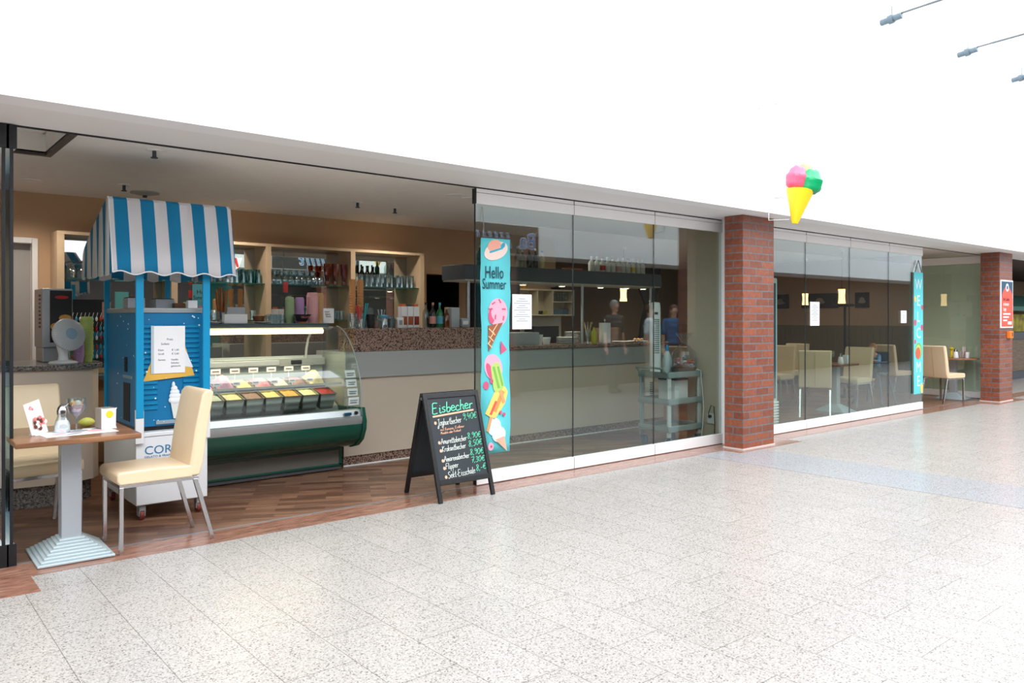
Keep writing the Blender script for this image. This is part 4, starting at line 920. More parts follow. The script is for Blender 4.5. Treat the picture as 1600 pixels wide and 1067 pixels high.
for k in range(11):
    bottle('pale syrup bottle with %s cap, %s from the left on the canopy' % (nm[k], ordi[k]), 7.40+.10*k, 1.8, CT, .21, .042, M_pb, sc[k], sc[k] if k % 3 == 2 else None, group='syrup bottles on the bar canopy', name='syrup_bottle')
# things on the right worktop
WZ = 1.129
box_thing('sandwich_press', 'low grey appliance on the bar behind the summer banner', 'appliance', (6.12, 1.78, WZ), .42, .3, .15, M_sil)
lathe_thing('paper_cup', 'single tall white cup on the bar', 'cup', (6.40, 1.7, WZ), [(.03, 0), (.042, .12), (.04, .12), (0, .01)], M_white2)
lathe_thing('sugar_bowl', 'white bowl next to the tall white cup on the bar', 'bowl', (6.53, 1.72, WZ), [(.04, 0), (.055, .08), (.052, .085), (0, .01)], M_white2)
for k in range(6): lathe_thing('plate', 'large white plate in the low stack on the bar, layer %s from below' % ordi[k], 'plate', (6.90, 1.75, WZ+.014*k), [(.07, 0), (.13, .010), (.128, .0125), (.07, .004), (0, .004)], M_white2, 'stacked white plates on the bar', 24)
for k in range(7): lathe_thing('soup_plate', 'white dish in the taller stack on the bar, layer %s from below' % ordi[k], 'plate', (7.15, 1.90, WZ+.021*k), [(.06, 0), (.105, .018), (.103, .020), (.06, .005), (0, .005)], M_white2, 'stacked white dishes on the bar', 24)
cj = thing('cutlery_jar', 'clear vase of long spoons on the bar', 'cutlery jar', (7.13, 1.6, WZ)); MB().lathe([(.03, 0), (.022, .05), (.04, .17), (.037, .17), (0, .05)], 14).build('vase', M_gl2, cj)
for k in range(8): MB().cyl((0, 0, .06), (.06*math.cos(k*.8), .05*math.sin(k*.8), .27), .003, .007, 6).build('spoon', M_chr if k % 3 else M_gold, cj)
sb = thing('squeeze_bottle', 'yellow-green squeeze bottle on the bar', 'bottle', (7.26, 1.62, WZ)); MB().lathe([(.035, 0), (.036, .14), (.02, .165), (.0, .17)], 14).build('bottle_body', mat('mustard_green', (190, 190, 30), .35), sb); MB().lathe([(.018, .166), (.006, .205), (0, .206)], 10).build('nozzle', mat('mustard_green', (0, 0, 0)), sb)
pr = thing('paper_towel_roll', 'upright white paper towel roll on the bar', 'paper towel roll', (7.44, 1.60, WZ)); MB().lathe([(.02, 0), (.075, 0), (.075, .26), (.02, .26)], 24).build('roll', M_paper, pr); MB().cyl((0, 0, 0), (0, 0, .30), .008).cyl((0, 0, 0), (0, 0, .005), .08, n=24).ell((0, 0, .30), (.014, .014, .014)).build('stand', M_chr, pr)
plate('wide white platter right of the paper towel roll', (7.80, 1.62, WZ), .14)
plate('white platter with snacks near the tower fan', (8.12, 1.64, WZ), .14)
for k in range(5): tag(MB().ell((0, 0, .02), (.028, .025, .018), 10, 6).build('pastry', mat('pastry', (214, 160, 110), .6), loc=(8.06+.035*k, 1.63+.03*(k % 2), WZ+.012)), 'small pastry on the white platter near the tower fan', 'pastry', 'pastries on the platter')['label'] = 'small pastry on the white platter near the tower fan, %s from left' % ORD[k]
box_thing('coffee_machine', 'dark coffee machine at the back of the bar', 'coffee machine', (6.75, 2.05, WZ), .42, .2, .22, M_black)
box_thing('menu_box', 'brown cardboard box on the bar behind the platters', 'box', (7.85, 1.95, WZ), .3, .16, .19, mat('cardboard', (126, 100, 82), .8))
# dark fridge beside the passage
fr = thing('tall_fridge', 'tall dark grey cabinet with a silver handle left of the banner', 'cabinet', (6.85, 3.0, 0)); MB().box(-.35, .35, 0, .33, 0, 2.10).build('cabinet_body', mat('fridge_dark', (44, 46, 50), .4), fr, bevel=.005); MB().cyl((-.28, -.03, .9), (-.28, -.03, 1.95), .014).build('handle', M_chr, fr)
# ================================================================ CHALKBOARD A-FRAME
ab = thing('chalkboard_sign', 'black A-frame chalkboard listing ice cream sundaes', 'chalkboard', (3.78, -.10, 0), R(-1))
M_bw = mat('black_wood', (20, 21, 24), .45, bump=.2, bscale=30); M_cb = mat('chalkboard', (34, 42, 48), .6, noise=.08, nscale=6)
tl = math.atan2(.245, .84)
TF = Matrix.Translation((0, -.255, 0)) @ Matrix.Rotation(-tl, 4, 'X'); TR = Matrix.Translation((0, .255, 0)) @ Matrix.Rotation(tl, 4, 'X')
hgt = .875
def aframe(T, nm):
    b = MB(); b.box(-.275, -.24, -.012, .012, 0, hgt, 0, T); b.box(.24, .275, -.012, .012, 0, hgt, 0, T); b.box(-.24, .24, -.012, .012, hgt-.045, hgt, 0, T); b.box(-.24, .24, -.012, .012, .135, .18, 0, T)
    o = b.build(nm, M_bw, ab, bevel=.003)
    MB().box(-.24, .24, -.004, .004, .18, hgt-.045, 0, T).build('board', M_cb, o); return o
ff = aframe(TF, 'front_frame'); aframe(TR, 'rear_frame')
for sx in (-1, 1): MB().cyl((sx*.262, 0, .80), (sx*.277, 0, .80), .012).build('hinge', M_chr, ab)
M_chg = mat('green_chalk', (110, 236, 190), .9); M_chw = mat('white_chalk', (226, 232, 226), .9); M_cho = mat('orange_chalk', (236, 180, 150), .9)
GL = {
 'E': (.62, [[(.5, .98), (.1, 1.0), (.08, .5), (.1, 0), (.52, .03)], [(.08, .52), (.42, .54)]]),
 'i': (.28, [[(.08, .42), (.14, .5), (.13, .1), (.2, .0), (.28, .06)], [(.14, .68), (.15, .72)]]),
 's': (.42, [[(.36, .44), (.24, .5), (.10, .42), (.14, .3), (.32, .2), (.34, .08), (.2, 0), (.05, .06)]]),
 'b': (.46, [[(.1, 1.0), (.08, .5), (.1, .06), (.24, 0), (.38, .1), (.4, .3), (.3, .46), (.1, .36)]]),
 'e': (.44, [[(.06, .26), (.36, .3), (.32, .46), (.18, .5), (.06, .34), (.08, .1), (.22, 0), (.44, .08)]]),
 'c': (.42, [[(.36, .42), (.2, .5), (.06, .34), (.08, .1), (.22, 0), (.42, .08)]]),
 'h': (.46, [[(.1, 1.0), (.08, .0)], [(.09, .34), (.24, .5), (.34, .4), (.34, .08), (.46, .02)]]),
 'r': (.38, [[(.08, .5), (.1, .0)], [(.1, .32), (.22, .48), (.36, .46)]]),
 'J': (.5, [[(.05, .92), (.45, 1.0)], [(.3, .98), (.28, .2), (.2, -.3), (.04, -.38), (-.02, -.2), (.14, .0), (.4, .12)]]),
 'o': (.44, [[(.22, .5), (.06, .36), (.08, .08), (.22, 0), (.36, .12), (.36, .38), (.22, .5), (.44, .44)]]),
 'g': (.46, [[(.36, .44), (.18, .5), (.06, .3), (.14, .06), (.32, .14), (.36, .46), (.36, -.2), (.2, -.38), (.04, -.26), (.2, -.08), (.46, .1)]]),
 'u': (.46, [[(.08, .48), (.06, .14), (.16, 0), (.32, .1), (.36, .48), (.36, .06), (.46, .02)]]),
 't': (.36, [[(.18, .9), (.14, .12), (.24, 0), (.36, .06)], [(.02, .58), (.34, .62)]]),
 'A': (.62, [[(.02, 0), (.3, 1.0), (.54, 0)], [(.12, .36), (.5, .4)]]),
 'm': (.62, [[(.08, .48), (.08, 0), (.1, .36), (.22, .5), (.3, .38), (.3, 0), (.32, .36), (.44, .5), (.52, .38), (.52, .04), (.62, .02)]]),
 'a': (.46, [[(.36, .44), (.18, .5), (.06, .26), (.14, 0), (.32, .12), (.36, .46), (.36, .06), (.46, .03)]]),
 'K': (.56, [[(.1, 1), (.08, 0)], [(.5, .96), (.1, .46), (.52, .0)]]),
 'k': (.44, [[(.1, 1), (.08, 0)], [(.38, .5), (.1, .26), (.42, .0)]]),
 'n': (.46, [[(.08, .5), (.08, 0), (.1, .34), (.24, .5), (.34, .4), (.34, .05), (.46, .02)]]),
 'F': (.54, [[(.52, 1.0), (.12, .96), (.08, 0)], [(.1, .52), (.42, .56)]]),
 'l': (.26, [[(.12, 1), (.1, .1), (.18, 0), (.26, .05)]]),
 'p': (.44, [[(.1, .5), (.06, -.4)], [(.1, .34), (.24, .5), (.38, .36), (.32, .06), (.1, .08)]]),
 'S': (.56, [[(.5, .86), (.34, 1.0), (.12, .86), (.16, .62), (.42, .42), (.46, .16), (.26, 0), (.04, .12)]]),
 '-': (.36, [[(.06, .34), (.3, .36)]]),
 '9': (.46, [[(.38, .8), (.2, 1.0), (.08, .76), (.2, .56), (.38, .76), (.38, .4), (.22, 0)]]),
 '4': (.48, [[(.12, 1.0), (.06, .44), (.42, .46)], [(.34, .8), (.3, 0)]]),
 '0': (.46, [[(.22, 1.0), (.06, .7), (.08, .2), (.22, 0), (.36, .24), (.38, .74), (.22, 1.0)]]),
 '8': (.46, [[(.34, .84), (.2, 1.0), (.08, .8), (.34, .3), (.22, 0), (.06, .24), (.34, .7), (.34, .84)]]),
 '5': (.46, [[(.4, 1.0), (.12, .96), (.1, .6), (.3, .6), (.38, .3), (.22, 0), (.04, .08)]]),
 '7': (.44, [[(.04, .94), (.4, 1.0), (.2, 0)], [(.1, .48), (.36, .52)]]),
 '3': (.44, [[(.06, .9), (.24, 1.0), (.36, .78), (.16, .54), (.38, .34), (.24, 0), (.04, .1)]]),
 ',': (.2, [[(.1, .08), (.04, -.16)]]),
 '€': (.5, [[(.46, .84), (.28, .96), (.1, .6), (.12, .2), (.3, .02), (.46, .12)], [(.0, .58), (.36, .6)], [(.0, .4), (.34, .42)]]),
 'M': (.66, [[(.06, 0), (.14, 1), (.3, .3), (.48, 1), (.56, 0)]]), 'd': (.46, [[(.36, .44), (.18, .5), (.06, .26), (.14, 0), (.32, .12), (.38, 1), (.36, .06), (.46, .03)]]),
 'B': (.5, [[(.1, 0), (.1, 1), (.36, .86), (.12, .54), (.4, .3), (.1, 0)]]), 'w': (.6, [[(.04, .5), (.14, 0), (.28, .4), (.42, 0), (.54, .5)]]), ' ': (.3, []),
 'ä': (.46, [[(.36, .44), (.18, .5), (.06, .26), (.14, 0), (.32, .12), (.36, .46), (.36, .06), (.46, .03)], [(.14, .66), (.15, .70)], [(.3, .68), (.31, .72)]])}
def smooth_pts(p):
    if len(p) < 3: return p
    out = [p[0]]
    for i in range(len(p)-1):
        p0 = p[max(i-1, 0)]; p1 = p[i]; p2 = p[i+1]; p3 = p[min(i+2, len(p)-1)]
        for t in (.33, .67, 1):
            out.append(tuple(.5*(2*p1[k]+(p2[k]-p0[k])*t+(2*p0[k]-5*p1[k]+4*p2[k]-p3[k])*t*t+(3*p1[k]-p0[k]-3*p2[k]+p3[k])*t**3) for k in (0, 1)))
    return out
def chalk(s, x, z, width, size, m, tilt=2.5, r_=.0022):
    """handwritten chalk strokes on the slanted board; width = length of the word in metres"""
    tot = sum(GL[c][0] for c in s); k = width/tot; b = MB(); cx = 0; rr_ = random.Random(s)
    for c in s:
        w_, st_ = GL[c]; dz = rr_.uniform(-.04, .04)
        for p in st_:
            pts = [(x+(cx+q[0]+q[1]*.12)*k, -.0055, z+(q[1]+dz)*size+(cx+q[0])*k*math.tan(R(tilt))) for q in smooth_pts(p)]
            b.tube(pts, r_, 5, T=TF)
        cx += w_
    o = b.build('chalk_lettering', m, ff); return o
chalk('Eisbecher', -.215, .705, .41, .085, M_chg, 3.2, .0042)
b = MB(); b.prism([(-.21, .675), (.20, .705), (.20, .718), (-.21, .689)], 'y', -.0062, -.004, 0, TF); b.build('underline', M_cho, ff)
for s, x, z, wd, sz in (('Joghurtbecher', -.175, .605, .235, .055), ('Amarettobecher', -.172, .455, .255, .046), ('Krokantbecher', -.172, .395, .235, .046), ('Amarenabecher', -.168, .315, .25, .046), ('Flipper', -.165, .255, .125, .046), ('Sekt-Eisschale', -.155, .183, .27, .052)):
    chalk(s, x, z, wd, sz, M_chw, 2.5, .0020)
for s, x, z, wd, sz in (('9,40€', .075, .635, .145, .056), ('8,90€', .09, .475, .14, .052), ('8,50€', .09, .412, .14, .052), ('8,90€', .09, .34, .14, .052), ('7,30€', .09, .278, .14, .048), ('8,-€', .125, .21, .105, .054)): chalk(s, x, z, wd, sz*.92, M_chg, 2.5, .0019)
chalk('mit Banane, Erdbeer, Kirsch', -.16, .572, .235, .022, M_cho, 3, .0013) if False else chalk('mit Banane, Erdbeer', -.16, .562, .24, .022, M_cho, 3, .0014)
chalk('Mandeln oder Krokant', -.16, .535, .20, .020, M_cho, 3, .0014)
for z in (.63, .47, .405, .325, .265, .195): b = MB(); b.prism(ellp(-.195+(.65-z)*.05, z, .012, .014, n=7), 'y', -.0062, -.004, 0, TF); b.build('chalk_dot', M_cho, ff)
# ================================================================ BANNERS AND NOTICES
bn_ = thing('summer_banner', 'turquoise hanging banner reading Hello Summer with ice cream pictures', 'banner', (4.32, -.035, 0), R(-1.5))
M_tq = mat('turquoise_cloth', (96, 204, 212), .85, bump=.15, bscale=20)
b = MB(); n = 24; vs = []; 
for k in range(n+1):
    z = .268+(2.152-.268)*k/n; dy = .004*math.sin(k*1.7); w2 = .158+.006*math.sin(k*.4)-(.0 if k > 1 else .0)
    vs += [(-w2, dy, z), (w2, dy+.003*math.sin(k), z)]
b.add(vs, [(2*k, 2*k+1, 2*k+3, 2*k+2) for k in range(n)]); b.build('cloth', M_tq, bn_, solid=.003)
MB().cyl((-.16, 0, 2.152), (.16, 0, 2.152), .006).build('top_rod', M_dark, bn_)
MB().tube([(-.13, 0, 2.155), (-.128, .0, 2.25), (-.13, .01, 2.34), (-.128, .02, 2.42)], .003, 5).build('string', mat('string', (150, 146, 138), .8), bn_)
cc = {'pk': (236, 170, 190), 'hot': (204, 86, 122), 'salm': (238, 170, 150), 'cr': (240, 214, 204), 'blu': (50, 170, 200), 'waf': (150, 90, 66), 'wafl': (236, 196, 140), 'grn': (176, 204, 112), 'grd': (120, 180, 80), 'yel': (238, 206, 112), 'org': (234, 150, 84), 'red': (214, 96, 76), 'wh': (214, 230, 236), 'stk': (216, 160, 110), 'pch': (240, 176, 150), 'navy': (16, 50, 74)}
def pm(k): return mat('print_'+k, cc[k], .8)
lay = [0]
def art(name, parent, items, y0_=-.009, label=None):
    b = MB(); mats = []; 
    for i, (k, poly) in enumerate(items):
        m = pm(k)
        if m not in mats: mats.append(m)
        b.prism(poly, 'y', y0_-.0006*(i+1), y0_+.002, mats.index(m))
    o = b.build(name, mats, parent, smooth=False)
    if label: lab(o, label)
    return o
def waffle(x0, x1, ztop, xt, zt):
    return [('waf', [(x0, ztop), (x1, ztop+.03), (xt, zt)])]
art('hat_picture', bn_, [('cr', ellp(0, 2.04, .135, .075, .35)), ('salm', ellp(-.02, 2.085, .075, .05, .35)), ('blu', rrect(.0, 2.045, .15, .016, .3)), ('blu', ellp(.075, 2.09, .03, .02, .8))], label='pink sun hat picture')
text('lettering', 'Hello', pm('navy'), bn_, (-.125, -.0095, 1.80), .15, off=.0, sx=.64); text('lettering', 'Summer', pm('navy'), bn_, (-.152, -.0095, 1.705), .13, off=.0, sx=.60)
it = [('pk', ellp(.02, 1.50, .105, .125)), ('hot', ellp(-.05, 1.47, .035, .07)), ('pk', ellp(.0, 1.50, .055, .07))]
for x, z, a in ((-.03, 1.58, .5), (.04, 1.60, -1), (.085, 1.53, 0), (.08, 1.45, 1.4), (-.06, 1.53, 0), (-.01, 1.46, 1.5)): it.append(('hot', rrect(x, z, .04, .012, a)))
it += [('waf', [(-.09, 1.385), (.07, 1.41), (-.085, 1.16)])]+[('wafl', rrect(-.02-.03*k, 1.36-.06*k, .10-.03*k, .008, .9)) for k in range(3)]+[('wafl', rrect(-.05-.01*k, 1.33-.06*k, .09-.02*k, .008, -.7)) for k in range(3)]
art('ice_cone_picture', bn_, it, label='pink sprinkled cone picture')
art('fruit_print', bn_, [('hot', [(.055, 1.25), (.12, 1.17), (.05, 1.13)]), ('hot', ellp(-.11, .985-.12, .03, .035)), ('hot', ellp(-.05, .90, .018, .02)), ('hot', ellp(.05, .62, .014, .016)), ('hot', ellp(.09, .60, .014, .016)), ('pk', ellp(-.06, .33, .03, .035)), ('hot', ellp(-.055, .33, .012, .012))], label='pink fruit pictures')['kind'] = 'stuff'
art('ice_lolly_picture', bn_, [('pk', ellp(-.03, 1.02, .095, .12, .4)), ('hot', ellp(-.07, .985, .03, .08, .4)), ('grn', [(-.06, 1.02), (-.02, 1.06), (.03, 1.06), (.09, .86), (.06, .81), (-.01, .80), (-.03, .83)]), ('grd', rrect(.0, .93, .025, .2, .3)), ('grd', rrect(.045, .94, .02, .18, .3)), ('stk', rrect(.065, .76, .03, .12, .35))], label='green and pink lolly picture')
art('ice_lolly_picture', bn_, [('yel', [(-.12, .62), (-.02, .56), (.10, .70), (.13, .80), (.10, .845), (.03, .845), (-.02, .80)]), ('org', rrect(.03, .72, .04, .2, -.5)), ('red', rrect(-.03, .665, .025, .13, -.5)), ('stk', rrect(-.075, .545-.02, .03, .13, -.3))], label='orange lolly picture')
art('ice_cone_picture', bn_, [('wh', ellp(-.02, .50, .075, .08)), ('wh', ellp(.03, .43, .075, .07)), ('pch', [(-.01, .385), (.09, .41), (.12, .275)])], label='white ice cream cone picture')
wb = thing('welcome_banner', 'narrow turquoise banner reading WELCOME on the glass beside the open corner', 'banner', (12.86, -.03, 0), 0)
b = MB(); b.box(-.165, .165, -.002, .002, .26, 2.17); b.build('cloth', M_tq, wb)
MB().tube([(-.12, 0, 2.17), (0, 0, 2.36), (.12, 0, 2.17)], .006, 5).build('hanging_cord', M_dark, wb)
for k, ch in enumerate('WELC'): text('lettering', ch, pm('wh'), wb, (0, -.003, 1.90-.255*k), .24, align='CENTER')
for k, ch in enumerate('ME'): text('lettering', ch, pm('wh'), wb, (-.0, -.003, .60-.22*k), .24, align='CENTER')
art('melon_picture', wb, [('grd', ellp(.0, .93, .12, .13)), ('grn', ellp(-.01, .925, .10, .11)), ('red', ellp(-.02, .90, .09, .09))], y0_=-.003, label='watermelon picture standing for the letter O')
art('flower_print', wb, [('hot', ellp(.13, 1.62, .035, .04)), ('hot', ellp(-.12, 1.38, .04, .05)), ('hot', ellp(.12, 1.30, .04, .05)), ('hot', ellp(-.12, 1.08, .03, .035)), ('yel', ellp(-.12, 1.75, .03, .05)), ('yel', ellp(.11, .34, .045, .08))], y0_=-.003, label='pink and yellow fruit prints')
def notice(label, x, z0, w_, h_, lines, y=-.014, rot=0):
    o = thing('paper_notice', label, 'notice', (x, y, z0), rot); b = MB(); b.box(-w_/2, w_/2, -.001, .001, 0, h_); b.build('sheet', M_paper, o)
    b = MB()
    for k in range(lines):
        z = h_*(.86-.7*k/lines); ww = w_*(.18+.12*((k*7) % 3)); b.box(-ww, ww, -.002, -.001, z, z+.006)
    lab(b.build('printed_line', mat('pale_ink', (150, 156, 162), .8), o), 'lines of small print'); o.children[-1]['kind'] = 'stuff'
    return o
notice('white notice in a clear sleeve right of the summer banner', 4.645, 1.35, .23, .315, 11)
notice('tall white price list on the glass right of the brick pillar', 9.75, 1.35, .235, .315, 14)
notice('small white notice on the glass beside the welcome banner', 12.38, 1.375, .19, .19, 6)
# ================================================================ CONE SIGN
cs = thing('ice_cream_cone_sign', 'large plastic ice cream cone sign with pink and green scoops on the fascia', 'sign', (7.60, -.98, 2.44), R(-39.9))
TC = Matrix.Rotation(R(9), 4, 'Y') @ Matrix.Diagonal((.86, .86, 1, 1))
M_ylw = mat('glowing_yellow_plastic', (250, 200, 40), .35, emit=(250, 190, 30), estr=.18)  # faint glow put into the plastic colour to brighten the cone, no lamp
MB().lathe([(.0, 0), (.035, .006), (.045, .03), (.155, .33), (.165, .36), (.13, .37), (0, .37)], 28, T=TC).build('cone', M_ylw, cs)
wob = lambda q: 1+.05*math.sin(q[2]*9)+.035*math.sin(q[0]*11+q[2]*5)
MB().ell((-.075, -.03, .47), (.125, .12, .135), 24, 16, T=TC, f=wob).build('pink_scoop', mat('pink_plastic', (244, 92, 124), .35), cs)
MB().ell((.10, -.03, .45), (.145, .13, .14), 24, 16, T=TC, f=wob).build('green_scoop', mat('green_plastic', (0, 156, 96), .3), cs)
MB().ell((.04, .06, .54), (.125, .11, .115), 24, 16, T=TC, f=wob).build('brown_scoop', mat('copper_plastic', (214, 130, 92), .35, noise=.3, nscale=9), cs)
br = MB(); br.tube([(-.02, .0, .25), (-.12, .06, .29), (-.22, .16, .29), (-.22, .16, .06), (-.05, .02, .05)], .006, 6); lab(br.build('bracket', M_chr, cs), 'thin wall bracket')
# ================================================================ POSTER, CALL BOX
po = thing('orange_poster', 'orange and blue poster with white border on the far brick pillar', 'poster', (15.385, -.447, 1.28))
MB().box(-.29, .285, -.012, .003, 0, .83).build('border', M_alu, po)
MB().box(-.265, .26, -.014, -.012, .025, .805).build('picture', mat('poster_blue', (30, 78, 104), .6), po)
MB().prism([(-.265, .025), (.26, .025), (.26, .50), (.22, .60), (.12, .68), (.04, .72), (-.06, .72), (-.16, .66), (-.24, .58), (-.265, .50)], 'y', -.017, -.014).build('orange_tag', mat('poster_orange', (236, 84, 66), .6), po)
MB().prism(ellp(-.01, .70, .07, .07), 'y', -.019, -.017).build('tag_ring', M_paper, po); MB().prism(ellp(-.01, .70, .035, .035), 'y', -.021, -.019).build('tag_hole', mat('poster_blue', (0, 0, 0)), po)
for k, s in enumerate(('Ihr Laden', 'in bester', 'Lage')): text('lettering', s, M_blk if k == 0 else M_paper, po, (-.2, -.0185, .47-.085*k), .085, sx=.9)
for k in range(3): MB().box(-.2, .14-.08*k, -.0185, -.017, .23-.055*k, .255-.055*k).build('text_line', M_paper, po)
MB().box(.02, .2, -.0185, -.017, .06, .11).build('text_line', M_paper, po)
cx_ = thing('fire_call_box', 'small orange call box on the far brick pillar below the poster', 'call box', (15.50, -.444, 1.10)); MB().box(-.09, .09, -.05, 0, 0, .12).build('casing', mat('call_orange', (238, 120, 30), .4), cx_, bevel=.006); MB().box(.02, .05, -.053, -.05, .03, .10).build('dark_window', M_black, cx_)
# ================================================================ SERVING CART
ct = thing('serving_cart', 'grey three-tier plastic serving cart behind the glass', 'cart', (7.31, .43, 0), 0)
M_cart = mat('blue_grey_plastic', (134, 150, 152), .5); cw, cd = .31, .23
for z in (.16, .47, .77):
    b = MB(); b.box(-cw, cw, -cd, cd, z, z+.02); b.box(-cw, cw, -cd, -cd+.02, z+.02, z+.07); b.box(-cw, cw, cd-.02, cd, z+.02, z+.07); b.box(-cw, -cw+.02, -cd+.02, cd-.02, z+.02, z+.07); b.box(cw-.02, cw, -cd+.02, cd-.02, z+.02, z+.07)
    b.build('tray', M_cart, ct, bevel=.01)
for sx in (-1, 1):
    for sy in (-1, 1):
        MB().box(sx*(cw-.035)-.03, sx*(cw-.035)+.03, sy*(cd-.03)-.012, sy*(cd-.03)+.012, .10, .78).build('upright', M_cart if sy > 0 else mat('light_grey_plastic', (188, 194, 194), .5), ct, bevel=.006)
        o = MB().box(sx*(cw-.06)-.012, sx*(cw-.06)+.012, sy*(cd-.05)-.012, sy*(cd-.05)+.012, .06, .11).build('castor', M_sil, ct)
        MB().cyl((sx*(cw-.06)-.012, sy*(cd-.05), .048), (sx*(cw-.06)+.012, sy*(cd-.05), .048), .048, n=20).build('wheel', mat('blue_wheel', (90, 110, 130), .6), o)
MB().tube([(-cw, -cd+.03, .83), (-cw-.06, -cd+.03, .88), (-cw-.07, 0, .89), (-cw-.06, cd-.03, .88), (-cw, cd-.03, .83)], .013, 8).build('handle', M_cart, ct)
HZ = .791
tf = thing('tower_fan', 'white tower fan with grey louvres standing on the grey cart', 'tower fan', (7.19, .56, HZ), R(-35))
T_ = Matrix.Scale(.8, 4, (0, 1, 0))
MB().lathe([(.11, 0), (.11, .015), (.06, .03), (.0, .03)], 24).build('base', M_white2, tf)
MB().lathe([(.062, .03), (.066, .06), (.064, .78), (.055, .84), (.0, .85)], 24, T=T_).build('column', M_white2, tf)
b = MB()
for k in range(17):
    for q in range(4): b.box(-.036+q*.019, -.021+q*.019, -.055+.0, -.047-.0, .25+k*.024, .262+k*.024)
lab(b.build('louvres', mat('louvre_grey', (96, 112, 116), .5), tf), 'dark louvre slots')
MB().box(-.02, .02, -.053, -.045, .70, .73).build('control_panel', M_dark, tf)
bx = thing('white_carton', 'white box with dark lid on the middle tray of the cart', 'box', (7.36, .43, .491)); MB().box(-.12, .12, -.12, .12, 0, .24).build('carton', M_white2, bx, bevel=.004); MB().box(-.123, .123, -.123, .123, .241, .26).build('lid', M_dark, bx)
bb_ = thing('cleaner_bottle', 'white spray bottle with blue cap on the cart', 'bottle', (7.42, .57, HZ)); MB().lathe([(.055, 0), (.06, .02), (.06, .17), (.03, .25), (.02, .27), (0, .27)], 16).build('bottle_body', mat('cloudy_white', (206, 216, 222), .4), bb_); MB().lathe([(.024, .271), (.024, .31), (.012, .34), (0, .34)], 12).build('cap', mat('cap_blue', (40, 140, 200), .4), bb_)
sbg = thing('bag_of_sweets', 'transparent bag of wrapped sweets in a wicker tray on the cart', 'bag', (7.47, .36, HZ)); sbg.scale = (1.2, 1.2, 1.35)
rr = random.Random(5); b = MB()
for k in range(70):
    a = rr.uniform(0, 6.28); q = rr.uniform(0, 1)**.5; z = .07+rr.uniform(0, .12)*(1-q*.6); T2 = Matrix.Translation((.10*q*math.cos(a), .10*q*math.sin(a), z)) @ Matrix.Rotation(rr.uniform(0, 3), 4, 'Z') @ Matrix.Rotation(rr.uniform(0, 3), 4, 'X')
    b.box(-.018, .018, -.008, .008, -.005, .005, k % 6, T2)
o = b.build('sweets', [M_paper, mat('sweet_teal', (40, 140, 150), .3), mat('sweet_pink', (226, 110, 140), .3), mat('sweet_blue', (50, 90, 150), .3), mat('sweet_pale', (190, 214, 220), .3), mat('sweet_orange', (226, 130, 80), .3)], sbg); o['kind'] = 'stuff'
MB().lathe([(.10, 0), (.125, .06), (.12, .06), (.095, .006), (0, .006)], 20).build('tray', mat('wicker_grey', (110, 104, 92), .8, noise=.3, nscale=60), sbg)
bag = [(.115, .05), (.13, .12), (.11, .20), (.05, .25), (.02, .27), (.05, .32), (.09, .36)]
MB().lathe(bag, 18).build('plastic_bag', glass('bag_film', (236, 240, 242), .10, .12, 1.4), sbg)
cb_ = thing('power_cable', 'white cable hanging from the cart to the floor', 'cable', (7.62, .19, 0)); MB().tube([(-.18, .24, .80), (-.08, .03, .852), (-.06, -.0, .84), (-.05, -.02, .6), (-.03, -.02, .4), (-.05, -.02, .2), (-.07, -.01, .02), (.0, .0, .006)], .005, 6).build('cable', M_white2, cb_)
so = thing('wall_socket', 'white socket box with plugs low on the beige partition', 'socket', (7.688, .13, .22)); MB().box(-.02, 0, -.05, .05, 0, .12).build('casing', M_white2, so, bevel=.004)
MB().cyl((-.045, .0, .085), (-.02, .0, .085), .018).build('plug', M_black, so); MB().tube([(-.045, 0, .085), (-.06, 0, .12), (-.05, -.03, .22), (-.03, -.055, .2), (-.02, -.06, .0), (-.03, -.06, -.21)], .005, 6).build('plug_cable', M_black, so)
MB().box(-.002, 0, 0, 0.001, 0, .001).build('x', M_black, so) if False else None
vg = box_thing('wall_vent', 'small pale vent panel on the bar front behind the cart', 'vent', (8.2, 1.494, .38), .18, .01, .26, M_off, bev=.001)
for k in range(8): MB().box(-.0+.0, .06, -.0065, -.005, .03+.024*k, .042+.024*k).build('slot', M_dark, vg)
# ================================================================ DINING ROOM
ca = chair('cream dining chair with its back to the glass, nearest the brick pillar', (10.98, .66, .002), R(28)); 
dup(ca, (12.22, .74, .002), R(181), 'cream dining chair facing the brick pillar across the small table')
dup(ca, (12.0, 1.95, .002), R(184), 'cream dining chair in the second row, leftmost behind the glass')
dup(ca, (13.1, 2.35, .002), R(180), 'cream dining chair in the far row behind the glass front')
dup(ca, (10.9, 2.9, .002), R(10), 'cream dining chair at the rear table on the left, back to the glass')
dup(ca, (14.42, .20, .002), R(-12), 'cream chair standing on the threshold of the open corner')
dup(ca, (14.35, 1.05, .002), R(-6), 'cream chair behind the threshold chair, half hidden by the welcome banner')
cafe_table('square wooden pedestal table between two cream chairs behind the glass', (11.72, .74, .002), 0, tw=.6, td=.6)
cafe_table('dark-topped table further back in the dining room', (11.3, 2.3, .002), 0, tw=.62, td=.62)
cafe_table('round-looking wooden table in the open corner by the far pillar', (15.16, .33, .002), 0, True)
DZ = .7445
def shaker(loc, label):
    s_ = thing('sugar_dispenser', label, 'sugar dispenser', loc)
    MB().lathe([(.040, 0), (.045, .01), (.036, .075), (.027, .118), (0, .118)], 14).build('jar', M_paper, s_); MB().lathe([(.029, .112), (.024, .155), (0, .175)], 14).build('spout_lid', M_chr, s_)
shaker((14.98, .22, DZ), 'white sugar pourer on the table in the open corner')
o = box_thing('napkin_dispenser', 'brown-grey napkin dispenser on the corner table', 'napkin dispenser', (15.12, .22, DZ), .10, .09, .12, MATS['satin_steel'])
